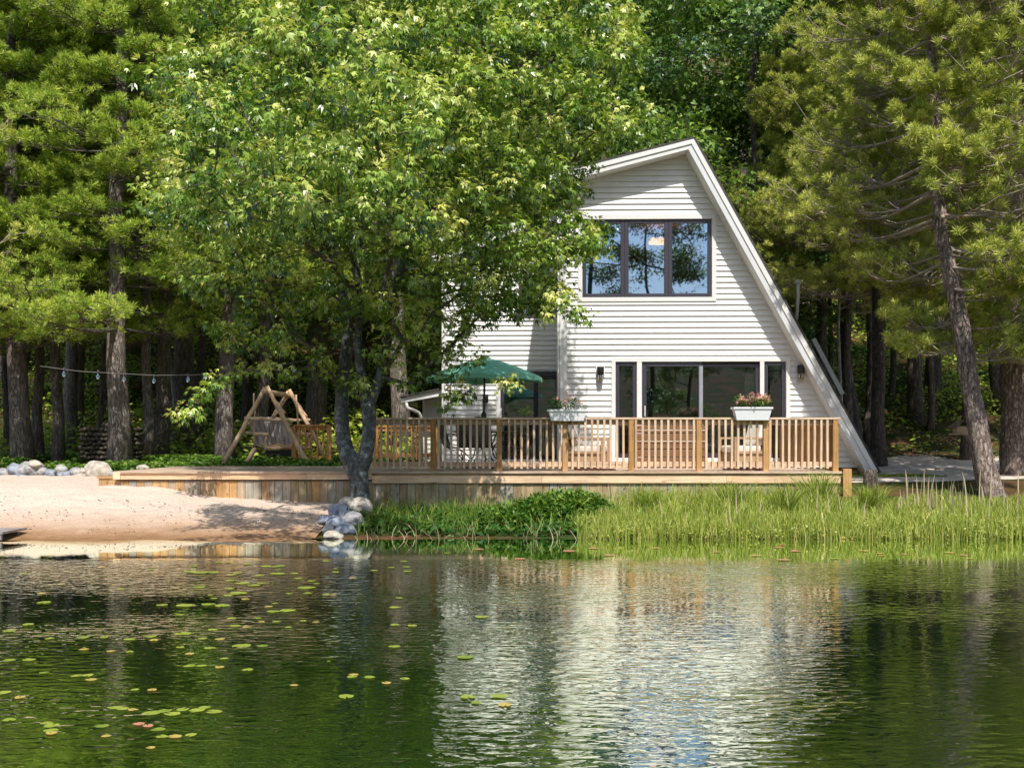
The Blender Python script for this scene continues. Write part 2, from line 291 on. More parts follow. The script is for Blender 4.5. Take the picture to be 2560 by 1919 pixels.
class MB:
    def __init__(s): s.v = []; s.f = []; s.t = []; s.sm = []
    def _add(s, vs, fs, tint=None, smooth=False):
        b = len(s.v); s.v += [tuple(map(float, x)) for x in vs]
        t = random.random() if tint is None else tint
        for f in fs: s.f.append(tuple(b+i for i in f)); s.t.append(t); s.sm.append(smooth)
        return s
    def box(s, x0, x1, y0, y1, z0, z1, tint=None):
        vs = [(x0,y0,z0),(x1,y0,z0),(x1,y1,z0),(x0,y1,z0),(x0,y0,z1),(x1,y0,z1),(x1,y1,z1),(x0,y1,z1)]
        return s._add(vs, [(0,3,2,1),(4,5,6,7),(0,1,5,4),(1,2,6,5),(2,3,7,6),(3,0,4,7)], tint)
    def bar(s, a, b, w, h, up=(0, 0, 1), tint=None):
        a = Vector(a); b = Vector(b); d = (b-a).normalized(); up = Vector(up)
        sd = d.cross(up)
        if sd.length < 1e-4: sd = d.cross(Vector((1, 0, 0)))
        sd.normalize(); u = sd.cross(d).normalized()
        vs = []
        for p in (a, b):
            for i, j in ((-1,-1),(1,-1),(1,1),(-1,1)): vs.append(p+sd*(w/2*i)+u*(h/2*j))
        return s._add(vs, [(0,3,2,1),(4,5,6,7),(0,1,5,4),(1,2,6,5),(2,3,7,6),(3,0,4,7)], tint)
    def prism(s, poly, y0, y1, tint=None):
        """poly list of (x,z) counter-clockwise seen from -Y"""
        n = len(poly); vs = [(x, y0, z) for x, z in poly]+[(x, y1, z) for x, z in poly]
        fs = [tuple(range(n)), tuple(range(2*n-1, n-1, -1))]+[(i, i+n, (i+1) % n+n, (i+1) % n) for i in range(n)]
        return s._add(vs, fs, tint)
    def tube(s, pts, rad, n=8, tint=None, cap=True, jitter=0.0):
        pts = [Vector(p) for p in pts]; m = len(pts)
        if not hasattr(rad, '__len__'): rad = [rad]*m
        vs = []; ref = Vector((0.123, 1, 0.05)).normalized()
        for i, p in enumerate(pts):
            d = (pts[min(i+1, m-1)]-pts[max(i-1, 0)])
            d = d.normalized() if d.length > 1e-9 else Vector((0, 0, 1))
            if abs(d.dot(ref)) > 0.95: ref = Vector((1, 0.1, 0)).normalized()
            a = d.cross(ref).normalized(); b = d.cross(a).normalized()
            ref = b if abs(d.dot(ref)) > .9 else ref
            for k in range(n):
                an = 2*math.pi*k/n; r = rad[i]*(1+(random.uniform(-jitter, jitter) if jitter else 0))
                vs.append(p+a*(math.cos(an)*r)+b*(math.sin(an)*r))
        fs = [(i*n+k, i*n+(k+1) % n, (i+1)*n+(k+1) % n, (i+1)*n+k) for i in range(m-1) for k in range(n)]
        if cap: fs += [tuple(range(n-1, -1, -1)), tuple((m-1)*n+k for k in range(n))]
        return s._add(vs, fs, tint, True)
    def lathe(s, c, prof, n=16, tint=None):
        vs = []; 
        for r, z in prof:
            for k in range(n): an = 2*math.pi*k/n; vs.append((c[0]+r*math.cos(an), c[1]+r*math.sin(an), c[2]+z))
        m = len(prof)
        fs = [(i*n+k, i*n+(k+1) % n, (i+1)*n+(k+1) % n, (i+1)*n+k) for i in range(m-1) for k in range(n)]
        return s._add(vs, fs, tint, True)
    def mesh(s, name, mat, xf=None):
        me = bpy.data.meshes.new(name)
        vs = s.v if xf is None else [tuple(xf @ Vector(v)) for v in s.v]
        me.from_pydata(vs, [], s.f)
        a = me.attributes.new('tint', 'FLOAT', 'FACE'); a.data.foreach_set('value', s.t)
        me.polygons.foreach_set('use_smooth', s.sm); me.update()
        me.materials.append(mat); return me
    def build(s, name, mat, parent=None, xf=None):
        return obj(name, s.mesh(name, mat, xf), parent)
def bevel(o, w=0.008, seg=2):
    b = o.modifiers.new('bevel', 'BEVEL'); b.width = w; b.segments = seg; b.limit_method = 'ANGLE'; b.angle_limit = R(40); return o

def copy_tree(o, parent=None, loc=None, rz=None, scale=None, label=None):
    c = o.copy(); COL.objects.link(c); c.parent = parent
    if parent is None: ORG[c.name] = np.zeros(3)
    if loc is not None: c.location = tuple(float(x) for x in loc)
    if rz is not None: c.rotation_euler = (0, 0, rz)
    if scale is not None: c.scale = scale
    if label: c['label'] = label
    for ch in [x for x in COL.objects if x.parent == o]: copy_tree(ch, c)
    return c

# ------------------------------------------------------------------ terrain
YS_L = [-260, -70, -30, -24, -16, 0, 8, 12.2, 15.1, 16.3, 18.75, 22, 25, 30, 36, 45, 60, 80, 110, 170]
ZS_L = [30, 8, 0.6, -0.4, -2, -2.5, -1.6, -0.22, 0, .16, None, .66, .80, .85, 1.4, 4.0, 9, 17, 32, 60]
YS_R = [-260, -70, -30, -24, -16, 0, 10, 13.4, 14.5, 15.1, 16.2, 18.75, 20, 22, 25, 30, 34, 38, 45, 60, 80, 110, 170]
ZS_R = [30, 8, 0.6, -0.4, -2, -2.5, -1.8, -.5, -.15, .02, .10, .18, .34, .52, .6, .78, 1.05, 2.3, 4.6, 10, 18, 33, 62]
def ground_h(X, Y):
    X = np.asarray(X, float); Y = np.asarray(Y, float)
    hs = np.interp(X, [-14, -9, -6.91, -5, -3.33, -2.7], [.62, .60, .57, .34, .24, .2])
    zl = [0.0 if z is None else z for z in ZS_L]; L = np.interp(Y, YS_L, zl)
    w = np.interp(Y, [16.3, 18.75, 22], [0, 1, 0]); L = L + w*hs
    Rr = np.interp(Y, YS_R, ZS_R)
    wr = np.interp(Y, [15.1, 17, 21, 24], [0, .16, .12, 0])*np.interp(X, [5.2, 6.2], [0, 1]); Rr = Rr+wr
    k = np.interp(X, [-3.0, -2.4], [0, 1])
    return L*(1-k)+Rr*k
def nz(x, y, s=1.0, k=0.0):
    return mnoise.noise(Vector((x*s, y*s, k)))
def sheet(name, xs, ys, mat, zoff=0, mask=None, amp=0.02, amp_far=0.8, kind='structure'):
    X, Y = np.meshgrid(xs, ys); Z = ground_h(X, Y)+zoff
    f = np.vectorize(lambda a, b: nz(a, b, 0.9, 3)*1.0+nz(a, b, 3.1, 9)*0.35); Nn = f(X, Y)
    A = np.interp(Y, [14.5, 16, 24, 40, 60], [0.2*amp, amp, amp, amp_far*.4, amp_far])
    Z = Z+Nn*A*np.where((Y < 0), 0, 1)
    if name == 'driveway': Z = Z-.07*np.clip(1.6-(Y-20.5-np.clip((X-7.2)*.25, 0, 3))/.45, 0, 1)
    if name == 'ground': Z = Z-.12*((X < -2.9) & (Y > 11) & (Y < 18.7))
    V = np.stack([X, Y, Z], -1).reshape(-1, 3); nx = len(xs); ny = len(ys)
    I, J = np.meshgrid(np.arange(nx-1), np.arange(ny-1)); a = (J*nx+I).ravel()
    Fc = np.stack([a, a+1, a+nx+1, a+nx], 1)
    if mask is not None:
        cx = V[Fc].mean(1); Fc = Fc[mask(cx[:, 0], cx[:, 1])]
    me = array_mesh(name, V, Fc, mat=mat, smooth=True)
    o = obj(name, me); tag(o, kind=kind); return o
xs = np.concatenate([np.linspace(-220, -26, 30), np.linspace(-25, 25, 170), np.linspace(26, 220, 30)])
ys = np.concatenate([np.linspace(-260, 4, 60), np.linspace(5, 40, 150), np.linspace(41, 170, 60)])
g = sheet('ground', xs, ys, M['ground'], amp=0.03, amp_far=0.9)
tag(g, 'brown and green forest floor rising into the wooded hillside')
def beach_mask(x, y):
    w = np.array([nz(a, b, 0.6, 5) for a, b in zip(x, y)])
    return (x < -2.75+w*.25) & (y < 19.2+np.clip((-x-6.5), 0, 1)*2.3+w*.8)
sheet('beach', np.linspace(-13, -2.4, 260), np.linspace(11.5, 23, 260), M['sand'], 0.03, beach_mask, amp=0.07)
def road_mask(x, y):
    w = np.array([nz(a, b, 0.5, 8) for a, b in zip(x, y)])
    patch = (np.abs(x-7.6-w*.3) < 1.1) & (np.abs(y-22.8) < 0.7+w*.3)
    return (y > 20.6+w*.6+np.clip((x-7.2)*.25, 0, 3)) & (y < 31.5+w*1.6-np.clip((x-10)*.1, 0, 2)) & ~patch
sheet('driveway', np.linspace(4.9, 22, 160), np.linspace(19.5, 34, 150), M['road'], 0.03, road_mask, amp=0.03, amp_far=.9)
# water
me = array_mesh('water', [(-220, -27, 0), (220, -27, 0), (220, 19, 0), (-220, 19, 0)], [(0, 1, 2, 3)], mat=M['water'])
wtr = tag(obj('water', me), kind='structure')

# ------------------------------------------------------------------ foliage builders
def unit(a): return a/np.maximum(np.linalg.norm(a, axis=-1, keepdims=True), 1e-9)
def frame(ax, up):
    sd = unit(np.cross(ax, up)); nn = unit(np.cross(sd, ax)); return sd, nn
LEAF_MAPLE = []
def _lobe(ang, L, w):
    c, s = math.cos(ang), math.sin(ang)
    pts = [(0, 0, 0), (.45*L, -w, .02), (L, 0, -.16*L), (.45*L, w, .02)]
    return [(x*c-y*s, x*s+y*c, z) for x, y, z in pts]
T_MAPLE = np.array(_lobe(0, 1, .15)+_lobe(.62, .85, .115)+_lobe(-.62, .85, .115)); F_MAPLE = np.array([(0,1,2,3),(4,5,6,7),(8,9,10,11)])
T_OVAL = np.array([(0,0,0),(.5,-.30,.05),(1,0,-.12),(.5,.30,.05)]); F_OVAL = np.array([(0,1,2,3)])
T_OAK = np.array(_lobe(0, 1, .22)+_lobe(1.0, .6, .2)+_lobe(-1.0, .6, .2)); 
def place(T, Ft, c, ax, up, size, tint):
    n = len(c); sd, nn = frame(ax, up)
    S = size[:, None, None]
    V = c[:, None, :]+S*(T[None, :, 0:1]*ax[:, None, :]+T[None, :, 1:2]*sd[:, None, :]+T[None, :, 2:3]*nn[:, None, :])
    k = len(T); Fc = Ft[None]+(np.arange(n)*k)[:, None, None]
    return V.reshape(-1, 3), Fc.reshape(-1, Ft.shape[1]), np.repeat(tint, len(Ft))
def clusters(tips, dirs, per, rad, size, T=T_MAPLE, Ft=F_MAPLE, droop=0.7, tipbright=0.35, base=0.35, squash=.7):
    n = len(tips)*per
    c0 = np.repeat(tips, per, 0); o = rng.normal(size=(n, 3)); o = unit(o)*(rng.random((n, 1))**.5)
    o[:, 2] *= squash
    d = np.repeat(dirs, per, 0)
    c = c0+o*rad
    ax = unit(o*1.0+d*.35+rng.normal(size=(n, 3))*.45+np.array([0, 0, -droop]))
    up = unit(np.array([0, 0, 1.0])+o*.6+rng.normal(size=(n, 3))*.5)
    ct = np.repeat(rng.normal(size=len(tips))*.21, per)
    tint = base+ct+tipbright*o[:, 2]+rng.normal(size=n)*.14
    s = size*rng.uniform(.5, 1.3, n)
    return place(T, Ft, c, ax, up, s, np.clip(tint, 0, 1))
def tufts(tips, dirs, per, length, width, spread=1.0, up=0.25, base=.45):
    """needle bundles: thin triangles"""
    n = len(tips)*per
    d = np.repeat(dirs, per, 0); c = np.repeat(tips, per, 0)
    o = unit(rng.normal(size=(n, 3)))
    nd = unit(d*.55+o*spread+np.array([0, 0, up]))
    c = c-d*rng.uniform(0, .6, (n, 1))*length
    L = length*rng.uniform(.7, 1.1, (n, 1)); sd = unit(np.cross(nd, rng.normal(size=(n, 3))))*width*.5
    V = np.stack([c+sd*.6, c+nd*L*.6+sd, c+nd*L, c+nd*L*.6-sd], 1).reshape(-1, 3)
    Fc = np.arange(n*4).reshape(n, 4)
    ct = np.repeat(rng.normal(size=len(tips))*.14, per)
    tint = np.clip(base+ct+rng.normal(size=n)*.24+nd[:, 2]*.12, 0, 1)
    return V, Fc, tint
def merge(parts):
    Vs = []; Fs = []; Ts = []; b = 0
    for V, Fc, t in parts:
        Vs.append(V); Fs.append(Fc+b); Ts.append(t); b += len(V)
    return np.concatenate(Vs), np.concatenate(Fs), np.concatenate(Ts)

def tubes_fast(segs, n=5, spine=None):
    """segs list of (p0,p1,r0,r1): vectorised open tubes as quads"""
    if spine is not None: segs = list(segs)+[(spine[i], spine[i+1], .02, .02) for i in range(len(spine)-1)]
    A = np.array([s[0] for s in segs]); B = np.array([s[1] for s in segs]); ra = np.array([s[2] for s in segs]); rb = np.array([s[3] for s in segs])
    d = unit(B-A); ref = np.where(np.abs(d[:, 2:3]) > .9, np.array([[1., 0, 0]]), np.array([[0, 0, 1.]]))
    a = unit(np.cross(d, ref)); b = np.cross(d, a)
    an = np.arange(n)*2*np.pi/n
    ring = np.cos(an)[None, :, None]*a[:, None]+np.sin(an)[None, :, None]*b[:, None]
    V = np.concatenate([A[:, None]+ring*ra[:, None, None], B[:, None]+ring*rb[:, None, None]], 1)
    m = len(segs); k = np.arange(n); k2 = (k+1) % n
    Ft = np.stack([k, k2, k2+n, k+n], 1); Fc = Ft[None]+(np.arange(m)*2*n)[:, None, None]
    return V.reshape(-1, 3), Fc.reshape(-1, 4), np.full(m*n, .5)

def grow(skel, skel_par, attract, step=.35, r_tip=.006, power=.5, root_r=None, sag=0.0):
    """connect attractor points to a growing branch graph; returns nodes, parent, radius, tip dirs"""
    nodes = [np.array(p, float) for p in skel]; par = list(skel_par)
    nd = np.zeros((len(skel)+len(attract)*24, 3)); nd[:len(skel)] = np.array(skel); cnt = len(skel)
    depth = list(range(len(skel)))
    dist = [0.0]*len(skel)
    for i in range(1, len(skel)): dist[i] = dist[par[i]]+np.linalg.norm(nodes[i]-nodes[par[i]])
    darr = np.zeros(nd.shape[0]); darr[:cnt] = dist
    order = np.argsort([np.min(np.linalg.norm(nd[:cnt]-a, axis=1)) for a in attract])
    tips = []; tdir = []
    for ai in order:
        a = attract[ai]
        dd = np.linalg.norm(nd[:cnt]-a, axis=1)
        cost = dd+.12*darr[:cnt]+np.where(nd[:cnt, 2] > a[2]+.15, .35*(nd[:cnt, 2]-a[2]), 0)
        j = int(np.argmin(cost)); L = dd[j]; k = max(1, min(22, int(L/step)))
        p0 = nd[j].copy(); prev = j; side = rng.normal(size=3)*.09*L
        for q in range(1, k+1):
            t = q/k; p = p0*(1-t)+a*t+side*math.sin(math.pi*t); p[2] += math.sin(math.pi*t)*(.10*L)-sag*t*(1-t)*L
            if q == k: p = a.copy()
            nd[cnt] = p; par.append(prev); darr[cnt] = darr[prev]+np.linalg.norm(p-nd[prev]); prev = cnt; cnt += 1
        tips.append(cnt-1); tdir.append(unit(nd[cnt-1]-nd[par[cnt-1]]))
    nd = nd[:cnt]; w = np.zeros(cnt); 
    for t in tips: w[t] += 1
    for i in range(cnt-1, 0, -1): w[par[i]] += w[i]
    rad = r_tip*np.maximum(w, 1)**power
    return nd, par, rad, np.array(tips), np.array(tdir)

# ------------------------------------------------------------------ the big maple
MY = 18.15
def mp(px, py, dy=0.0): return P(px, py, MY+dy)
SK = 1.2
skel_pts = [  # (pos, parent, radius)
    (mp(900, 1290), -1, .20), (mp(899, 1250), 0, .165), (mp(898, 1210), 1, .155), (mp(893, 1180), 2, .15),
    # left stem
    (mp(870, 1140), 3, .115), (mp(858, 1095, .05), 4, .105), (mp(854, 1040, .1), 5, .10), (mp(856, 980, .1), 6, .095), (mp(862, 920, .15), 7, .09),
    (mp(868, 850, .2), 8, .085), (mp(862, 760, .3), 9, .075), (mp(840, 640, .4), 10, .065), (mp(830, 500, .5), 11, .05), (mp(815, 330, .6), 12, .04), (mp(800, 120, .7), 13, .03),
    # right stem
    (mp(915, 1130, -.1), 3, .10), (mp(923, 1070, -.15), 15, .095), (mp(920, 1010, -.2), 16, .10),
    (mp(905, 950, -.25), 17, .06), (mp(895, 860, -.4), 18, .055), (mp(900, 740, -.6), 19, .05), (mp(880, 600, -.8), 20, .04), (mp(900, 420, -.9), 21, .03),
    (mp(950, 940, -.2), 17, .065), (mp(968, 860, -.2), 23, .06), (mp(985, 760, -.2), 24, .055), (mp(1010, 640, -.1), 25, .05), (mp(1050, 470, 0), 26, .04), (mp(1090, 280, .1), 27, .03), (mp(1130, 90, .2), 28, .025),
]
def point_in_poly(x, y, poly):
    ins = np.zeros(len(x), bool); n = len(poly)
    for i in range(n):
        x1, y1 = poly[i]; x2, y2 = poly[(i+1) % n]
        c = ((y1 > y) != (y2 > y)) & (x < (x2-x1)*(y-y1)/(y2-y1+1e-9)+x1); ins ^= c
    return ins
def edge_dist(x, y, poly):
    d = np.full(len(x), 1e9); n = len(poly)
    for i in range(n):
        a = np.array(poly[i], float); b = np.array(poly[(i+1) % n], float); ab = b-a
        t = np.clip(((x-a[0])*ab[0]+(y-a[1])*ab[1])/(ab@ab), 0, 1)
        d = np.minimum(d, np.hypot(x-a[0]-t*ab[0], y-a[1]-t*ab[1]))
    return d
MAPLE_POLY = [(560, -330), (1150, -360), (1480, -150), (1590, 30), (1600, 130), (1560, 210), (1640, 270), (1600, 330), (1500, 370), (1470, 430), (1440, 520), (1520, 590), (1500, 640),
              (1400, 640), (1430, 720), (1450, 770), (1390, 770), (1310, 750), (1290, 800), (1200, 800), (1150, 850), (1120, 890), (1090, 900), (1050, 880), (1000, 880), (960, 830), (900, 830), (840, 850),
              (760, 800), (740, 860), (690, 890), (640, 880), (560, 860), (540, 820), (590, 760), (530, 740), (450, 730), (410, 690), (480, 640), (440, 580), (350, 520), (345, 470), (430, 430),
              (420, 330), (380, 200), (400, 150), (480, 130), (450, 30), (430, -60), (480, -200)]
def sample_maple(n):
    out = []
    px = rng.uniform(330, 1650, 40000); py = rng.uniform(-360, 980, 40000)
    ok = point_in_poly(px, py, MAPLE_POLY); px = px[ok]; py = py[ok]; ed = edge_dist(px, py, MAPLE_POLY)
    kp = ~((np.hypot((px-900)/260, (py-760)/190) < 1) & (rng.random(len(px)) < .6)); px, py, ed = px[kp], py[kp], ed[kp]
    thick = np.sqrt(np.clip(ed/430.0, 0.01, 1))*3.6
    u = rng.uniform(-1, 1, len(px)); u = np.sign(u)*np.abs(u)**.55
    dy = u*thick
    keep = rng.random(len(px)) < .75+.25*np.sign(-dy)
    # lower inner region is open near the trunk
    P3 = np.stack([(px-1280)*MY/F, MY+dy, CAMZ-(py-HZ)*MY/F], 1)
    # perspective: parts nearer the viewer are pulled towards the axis so the outline holds
    P3[:, 0] *= (MY+dy)/MY; P3[:, 2] = CAMZ+(P3[:, 2]-CAMZ)*(MY+dy)/MY
    P3 = P3[keep]
    # poisson-like thinning
    out = [P3[0]]; arr = np.array(out)
    for p in P3[1:]:
        if len(out) >= n: break
        if np.min(np.linalg.norm(arr-p, axis=1)) > .29:
            out.append(p); arr = np.array(out)
    return np.array(out)
att = sample_maple(1500)
extra = [mp(1370, 790, -.8),  mp(1150, 980, -.6), mp(1120, 1010, -.6), mp(1160, 985, -.5), mp(1275, 960, -.6), mp(1130, 940, -.4),
         mp(1190, 890, -.5), mp(480, 1030, -.4), mp(500, 990, -.3), mp(530, 965, -.3), mp(545, 950, -.2), mp(600, 925, -.2), mp(455, 1035, -.4),
         mp(725, 940, -.3), mp(675, 915, -.3), mp(880, 960, -.3), mp(905, 965, -.4), mp(800, 900, -.2), mp(830, 940, 0), mp(980, 900, -.4), mp(1050, 930, -.4), mp(1020, 960, -.5), mp(1480, 600, -.5), mp(1450, 640, -.5),
         mp(1430, 770, -.6), mp(1460, 790, -.6), mp(1340, 760, -.5), mp(940, 880, -.5), mp(790, 880, -.5)]
# boughs reaching out over the beach
front = [np.array([x, y, z]) for x, y, z in zip(rng.uniform(-4.3, -.8, 120), rng.uniform(11.8, 14.4, 120), rng.uniform(3.9, 6.2, 120))]
extra += [mp(x_, y_, -.9) for x_, y_ in ((1300, 500), (1340, 540), (1385, 500), (1400, 560), (1310, 590), (1360, 620), (1405, 640), (1290, 650), (1250, 700), (1330, 700), (1230, 620), (1420, 470), (1260, 560), (1200, 680), (1270, 745))]
att = np.concatenate([att, np.array(extra), np.array(front)])
nd, par, rad, tips, tdir = grow([s[0] for s in skel_pts], [s[1] for s in skel_pts], att, step=.3, r_tip=.0045, power=.47)
mr_ = thing('maple_tree', 'large leafy maple with twin grey stems at the deck edge before the house', 'tree', skel_pts[1][0])
mb = MB()
def chain(idx, rs=None): return [nd[i] for i in idx], [skel_pts[i][2]*(1.22 if i in range(3, 12) or i > 14 else 1.05) for i in idx]
for idx in ([0, 1, 2, 3, 4, 5, 6, 7, 8, 9, 10, 11, 12, 13, 14], [3, 15, 16, 17, 18, 19, 20, 21, 22], [17, 23, 24, 25, 26, 27, 28, 29]):
    p, r = chain(idx)
    # smooth resample
    Pq = []; Rq = []
    for a in range(len(p)-1):
        p0 = p[max(a-1, 0)]; p1 = p[a]; p2 = p[a+1]; p3 = p[min(a+2, len(p)-1)]
        for q in range(4):
            t = q/4; Pq.append(.5*((2*p1)+(-p0+p2)*t+(2*p0-5*p1+4*p2-p3)*t*t+(-p0+3*p1-3*p2+p3)*t**3)); Rq.append(r[a]*(1-t)+r[a+1]*t)
    Pq.append(p[-1]); Rq.append(r[-1])
    mb.tube(Pq, Rq, 14, jitter=.05)
mb.build('trunk', M['barkmaple'], mr_)
segs = [(nd[par[i]], nd[i], min(rad[par[i]], .05) if par[i] >= len(skel_pts) else min(rad[i]*1.2, .06), min(rad[i], .045)) for i in range(len(skel_pts), len(nd))]
V, Fc, t = tubes_fast(segs, 6)
obj('branches', array_mesh('branches', V, Fc, t, M['twigdark'], True), mr_)
tp = nd[tips]
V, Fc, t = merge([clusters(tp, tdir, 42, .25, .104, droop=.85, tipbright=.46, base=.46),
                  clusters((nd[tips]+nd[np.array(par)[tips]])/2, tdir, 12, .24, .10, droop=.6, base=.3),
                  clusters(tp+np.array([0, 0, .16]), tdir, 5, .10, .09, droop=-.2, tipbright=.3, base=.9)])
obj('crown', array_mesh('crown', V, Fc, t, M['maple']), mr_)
print('maple leaves', len(Fc), 'tips', len(tips))

# ------------------------------------------------------------------ generic forest trees
def forest_tree(name, seed, H=16, spread=3.6, base=4.0, ntips=420, per=40, size=.16, mat='leafdark', barkm='barkdark', tr=.2, clr=.75, b0=.35):
    global rng
    rng = np.random.default_rng(seed); random.seed(seed)
    root = thing(name, 'x', 'tree', (0, 0, 0))
    k = 12; zz = np.linspace(0, H*.93, k); wob = np.cumsum(rng.normal(size=(k, 2))*.12, 0)
    sk = [np.array([wob[i, 0]*(i > 0), wob[i, 1]*(i > 0), zz[i]]) for i in range(k)]; sk[0][2] = -.6
    sr = [tr*(1-.8*i/k) for i in range(k)]; sr[0] *= 1.35
    pts = []
    nclump = 34
    cl = []
    for _ in range(nclump):
        z = base+(H-base)*rng.random()**.85; f = (z-base)/(H-base); r = spread*math.sin(math.pi*(.18+.72*f))**.7*rng.uniform(.55, 1.05)
        a = rng.uniform(0, 2*math.pi); cl.append((r*math.cos(a), r*math.sin(a), z, rng.uniform(.7, 1.5)))
    while len(pts) < ntips:
        c = cl[rng.integers(nclump)]; o = unit(rng.normal(size=3))*rng.random()**.4*c[3]; o[2] *= .6; pts.append(np.array(c[:3])+o)
    nn, pr, rd, tp_, td_ = grow(sk, [-1]+list(range(k-1)), np.array(pts), step=.6, r_tip=.009, power=.45)
    mb = MB(); mb.tube(sk, sr, 10, jitter=.06); mb.build('trunk', M[barkm], root)
    V1 = tubes_fast([(nn[pr[i]], nn[i], min(rd[pr[i]], .07), min(rd[i], .06)) for i in range(k, len(nn))], 4, sk)
    obj('branches', array_mesh('branches', *V1, M['twigdark'], True), root)
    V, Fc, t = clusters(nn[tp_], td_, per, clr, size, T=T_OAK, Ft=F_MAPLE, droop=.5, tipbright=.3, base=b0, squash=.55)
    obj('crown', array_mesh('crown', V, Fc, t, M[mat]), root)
    return root

def curve_branch(p0, az, L, drop, lift, n=8):
    d = np.array([math.cos(az), math.sin(az), 0]); out = []
    for i in range(n+1):
        t = i/n; z = -drop*math.sin(math.pi*min(1, t*1.1))*.5*L+lift*t*t*L
        sd = np.array([-d[1], d[0], 0])*math.sin(t*5+az*7)*.05*L
        out.append(p0+d*L*t+sd+np.array([0, 0, z]))
    return out
def pine_parts(trunk_pts, trunk_r, z_lo, Lfun, whorl=.7, nb=5, tw=9, sub=3, drop=.12, lift=.2, needle=(30, .16, .010), spread=1.0, up=.25, tb=.45, bare=.3, seed=1, azf=None, thin=1.0, twig_r=.006, flat=.25):
    global rng
    rng = np.random.default_rng(seed); random.seed(seed)
    zz = np.array([p[2] for p in trunk_pts]); top = zz[-1]; tips = []; dirs = []; segs = []
    z = z_lo
    def at(z): return np.array([np.interp(z, zz, [p[i] for p in trunk_pts]) for i in range(3)])
    while z < top-.2:
        for b in range(nb):
            az = rng.uniform(0, 2*math.pi) if azf is None else azf(rng)
            zi = z+rng.uniform(-.3, .3)*whorl; zi = min(zi, top-.1); L = Lfun(zi)*rng.uniform(.6, 1.1)
            if L < .3: L = .3
            br = curve_branch(at(zi), az, L, drop*rng.uniform(.4, 1.4), lift*rng.uniform(.5, 1.5), 9)
            r0 = (.011+.011*L)*thin
            for i in range(9): segs.append((br[i], br[i+1], r0*(1-i/10), r0*(1-(i+1)/10)))
            d0 = np.array([math.cos(az), math.sin(az), 0])
            tips.append(br[-1]); dirs.append(unit(br[-1]-br[-2]))
            for k in range(tw):
                t = bare+(1-bare)*(k+rng.random()*.8)/tw; fi = min(t*9, 8.99); i0 = int(fi); p = br[i0]+(br[i0+1]-br[i0])*(fi-i0)
                s = 1 if k % 2 else -1; a2 = az+s*rng.uniform(.5, 1.1); l2 = L*rng.uniform(.16, .34)*(1.25-.6*t)+.12
                e = p+np.array([math.cos(a2), math.sin(a2), rng.uniform(-.05, flat*2)])*l2
                mid = (p+e)/2+np.array([0, 0, -.10*l2])+rng.normal(size=3)*.03
                segs.append((p, mid, twig_r*1.5, twig_r*1.2)); segs.append((mid, e, twig_r*1.2, twig_r))
                tips.append(e); dirs.append(unit(e-mid))
                for q in range(sub):
                    u = rng.uniform(.3, .95); pp = mid+(e-mid)*(u*2-1) if u > .5 else p+(mid-p)*u*2
                    a3 = a2+rng.choice([-1, 1])*rng.uniform(.4, 1.0); l3 = l2*rng.uniform(.3, .6)+.06
                    e3 = pp+np.array([math.cos(a3), math.sin(a3), rng.uniform(.0, flat*3)])*l3
                    segs.append((pp, e3, twig_r, twig_r*.7)); tips.append(e3); dirs.append(unit(e3-pp))
        z += whorl*rng.uniform(.75, 1.25)
    tips = np.array(tips); dirs = np.array(dirs)
    nd_ = tufts(tips, dirs, needle[0], needle[1], needle[2], spread, up, tb)
    return tubes_fast(segs, 5, trunk_pts), nd_
def pine(name, label, H, r, z_lo, Lmax, seed, loc=(0, 0, 0), mat='needwhite', lean=(0, 0), group=None, barkm='barkpine', twm='twigdark', **kw):
    root = thing(name, label, 'tree', loc, group)
    og = ORG[root.name]; ORG[root.name] = np.zeros(3)
    rr = np.random.default_rng(seed+50); k = 14; w = np.cumsum(rr.normal(size=(k, 2))*.05, 0)
    tpz = [np.array([w[i, 0]*(i > 0)+lean[0]*i/k, w[i, 1]*(i > 0)+lean[1]*i/k, H*i/(k-1)]) for i in range(k)]; tpz[0][2] = -.4
    tr = [r*(1-.85*i/(k-1)) for i in range(k)]; tr[0] *= 1.3
    mb = MB(); mb.tube(tpz, tr, 14, jitter=.05); mb.build('trunk', M[barkm], root)
    a, b = pine_parts(tpz, tr, z_lo, lambda z: Lmax*(1-.75*(max(z-z_lo, 0)/(H-z_lo)))*(.8+.2*math.sin(z*2.1)), seed=seed, **kw)
    obj('branches', array_mesh('branches', *a, M[twm], True), root)
    obj('crown', array_mesh('crown', *b, M[mat]), root)
    ORG[root.name] = og
    return root
def on_ground(px, Y, dz=0): X = PX(px, Y); return (X, Y, float(ground_h(X, Y))+dz)

wp = dict(needle=(36, .16, .015), spread=.9, up=.3, whorl=.66, nb=6, tw=13, sub=4, drop=.10, lift=.02, bare=.2, tb=.55)
GL = 'white pines left of the deck'
A = pine('white_pine', 'tall pine with the thickest grey trunk, standing right beside the firewood stack', 15, .24, 3.1, 3.4, 11, on_ground(300, 24.2), group=GL, **wp)
B = pine('white_pine', 'dark trunked pine at the far left edge with soft green boughs', 14, .24, 2.9, 3.6, 12, on_ground(62, 25.0), group=GL, **wp)
C = pine('white_pine', 'straight pine standing between the swing and the string of bulbs', 16, .22, 4.3, 3.2, 13, on_ground(562, 26.0), group=GL, **wp)
def cp(src, px, Y, rz, s, label, sxy=None, group=None):
    o = copy_tree(src, None, on_ground(px, Y, -.1), rz, (sxy or s, sxy or s, s), label)
    if group: o['group'] = group
    return o
E = pine('white_pine', 'slim pine trunk close behind the dark one at the far left', 16, .13, 9.0, 1.7, 14, on_ground(100, 27.5), group=GL, **{**wp, 'tw': 8})
0 and cp(C, 100, 27.5, 1.1, 1.15, 'slim pine trunk close behind the dark one at the far left', .62, GL)
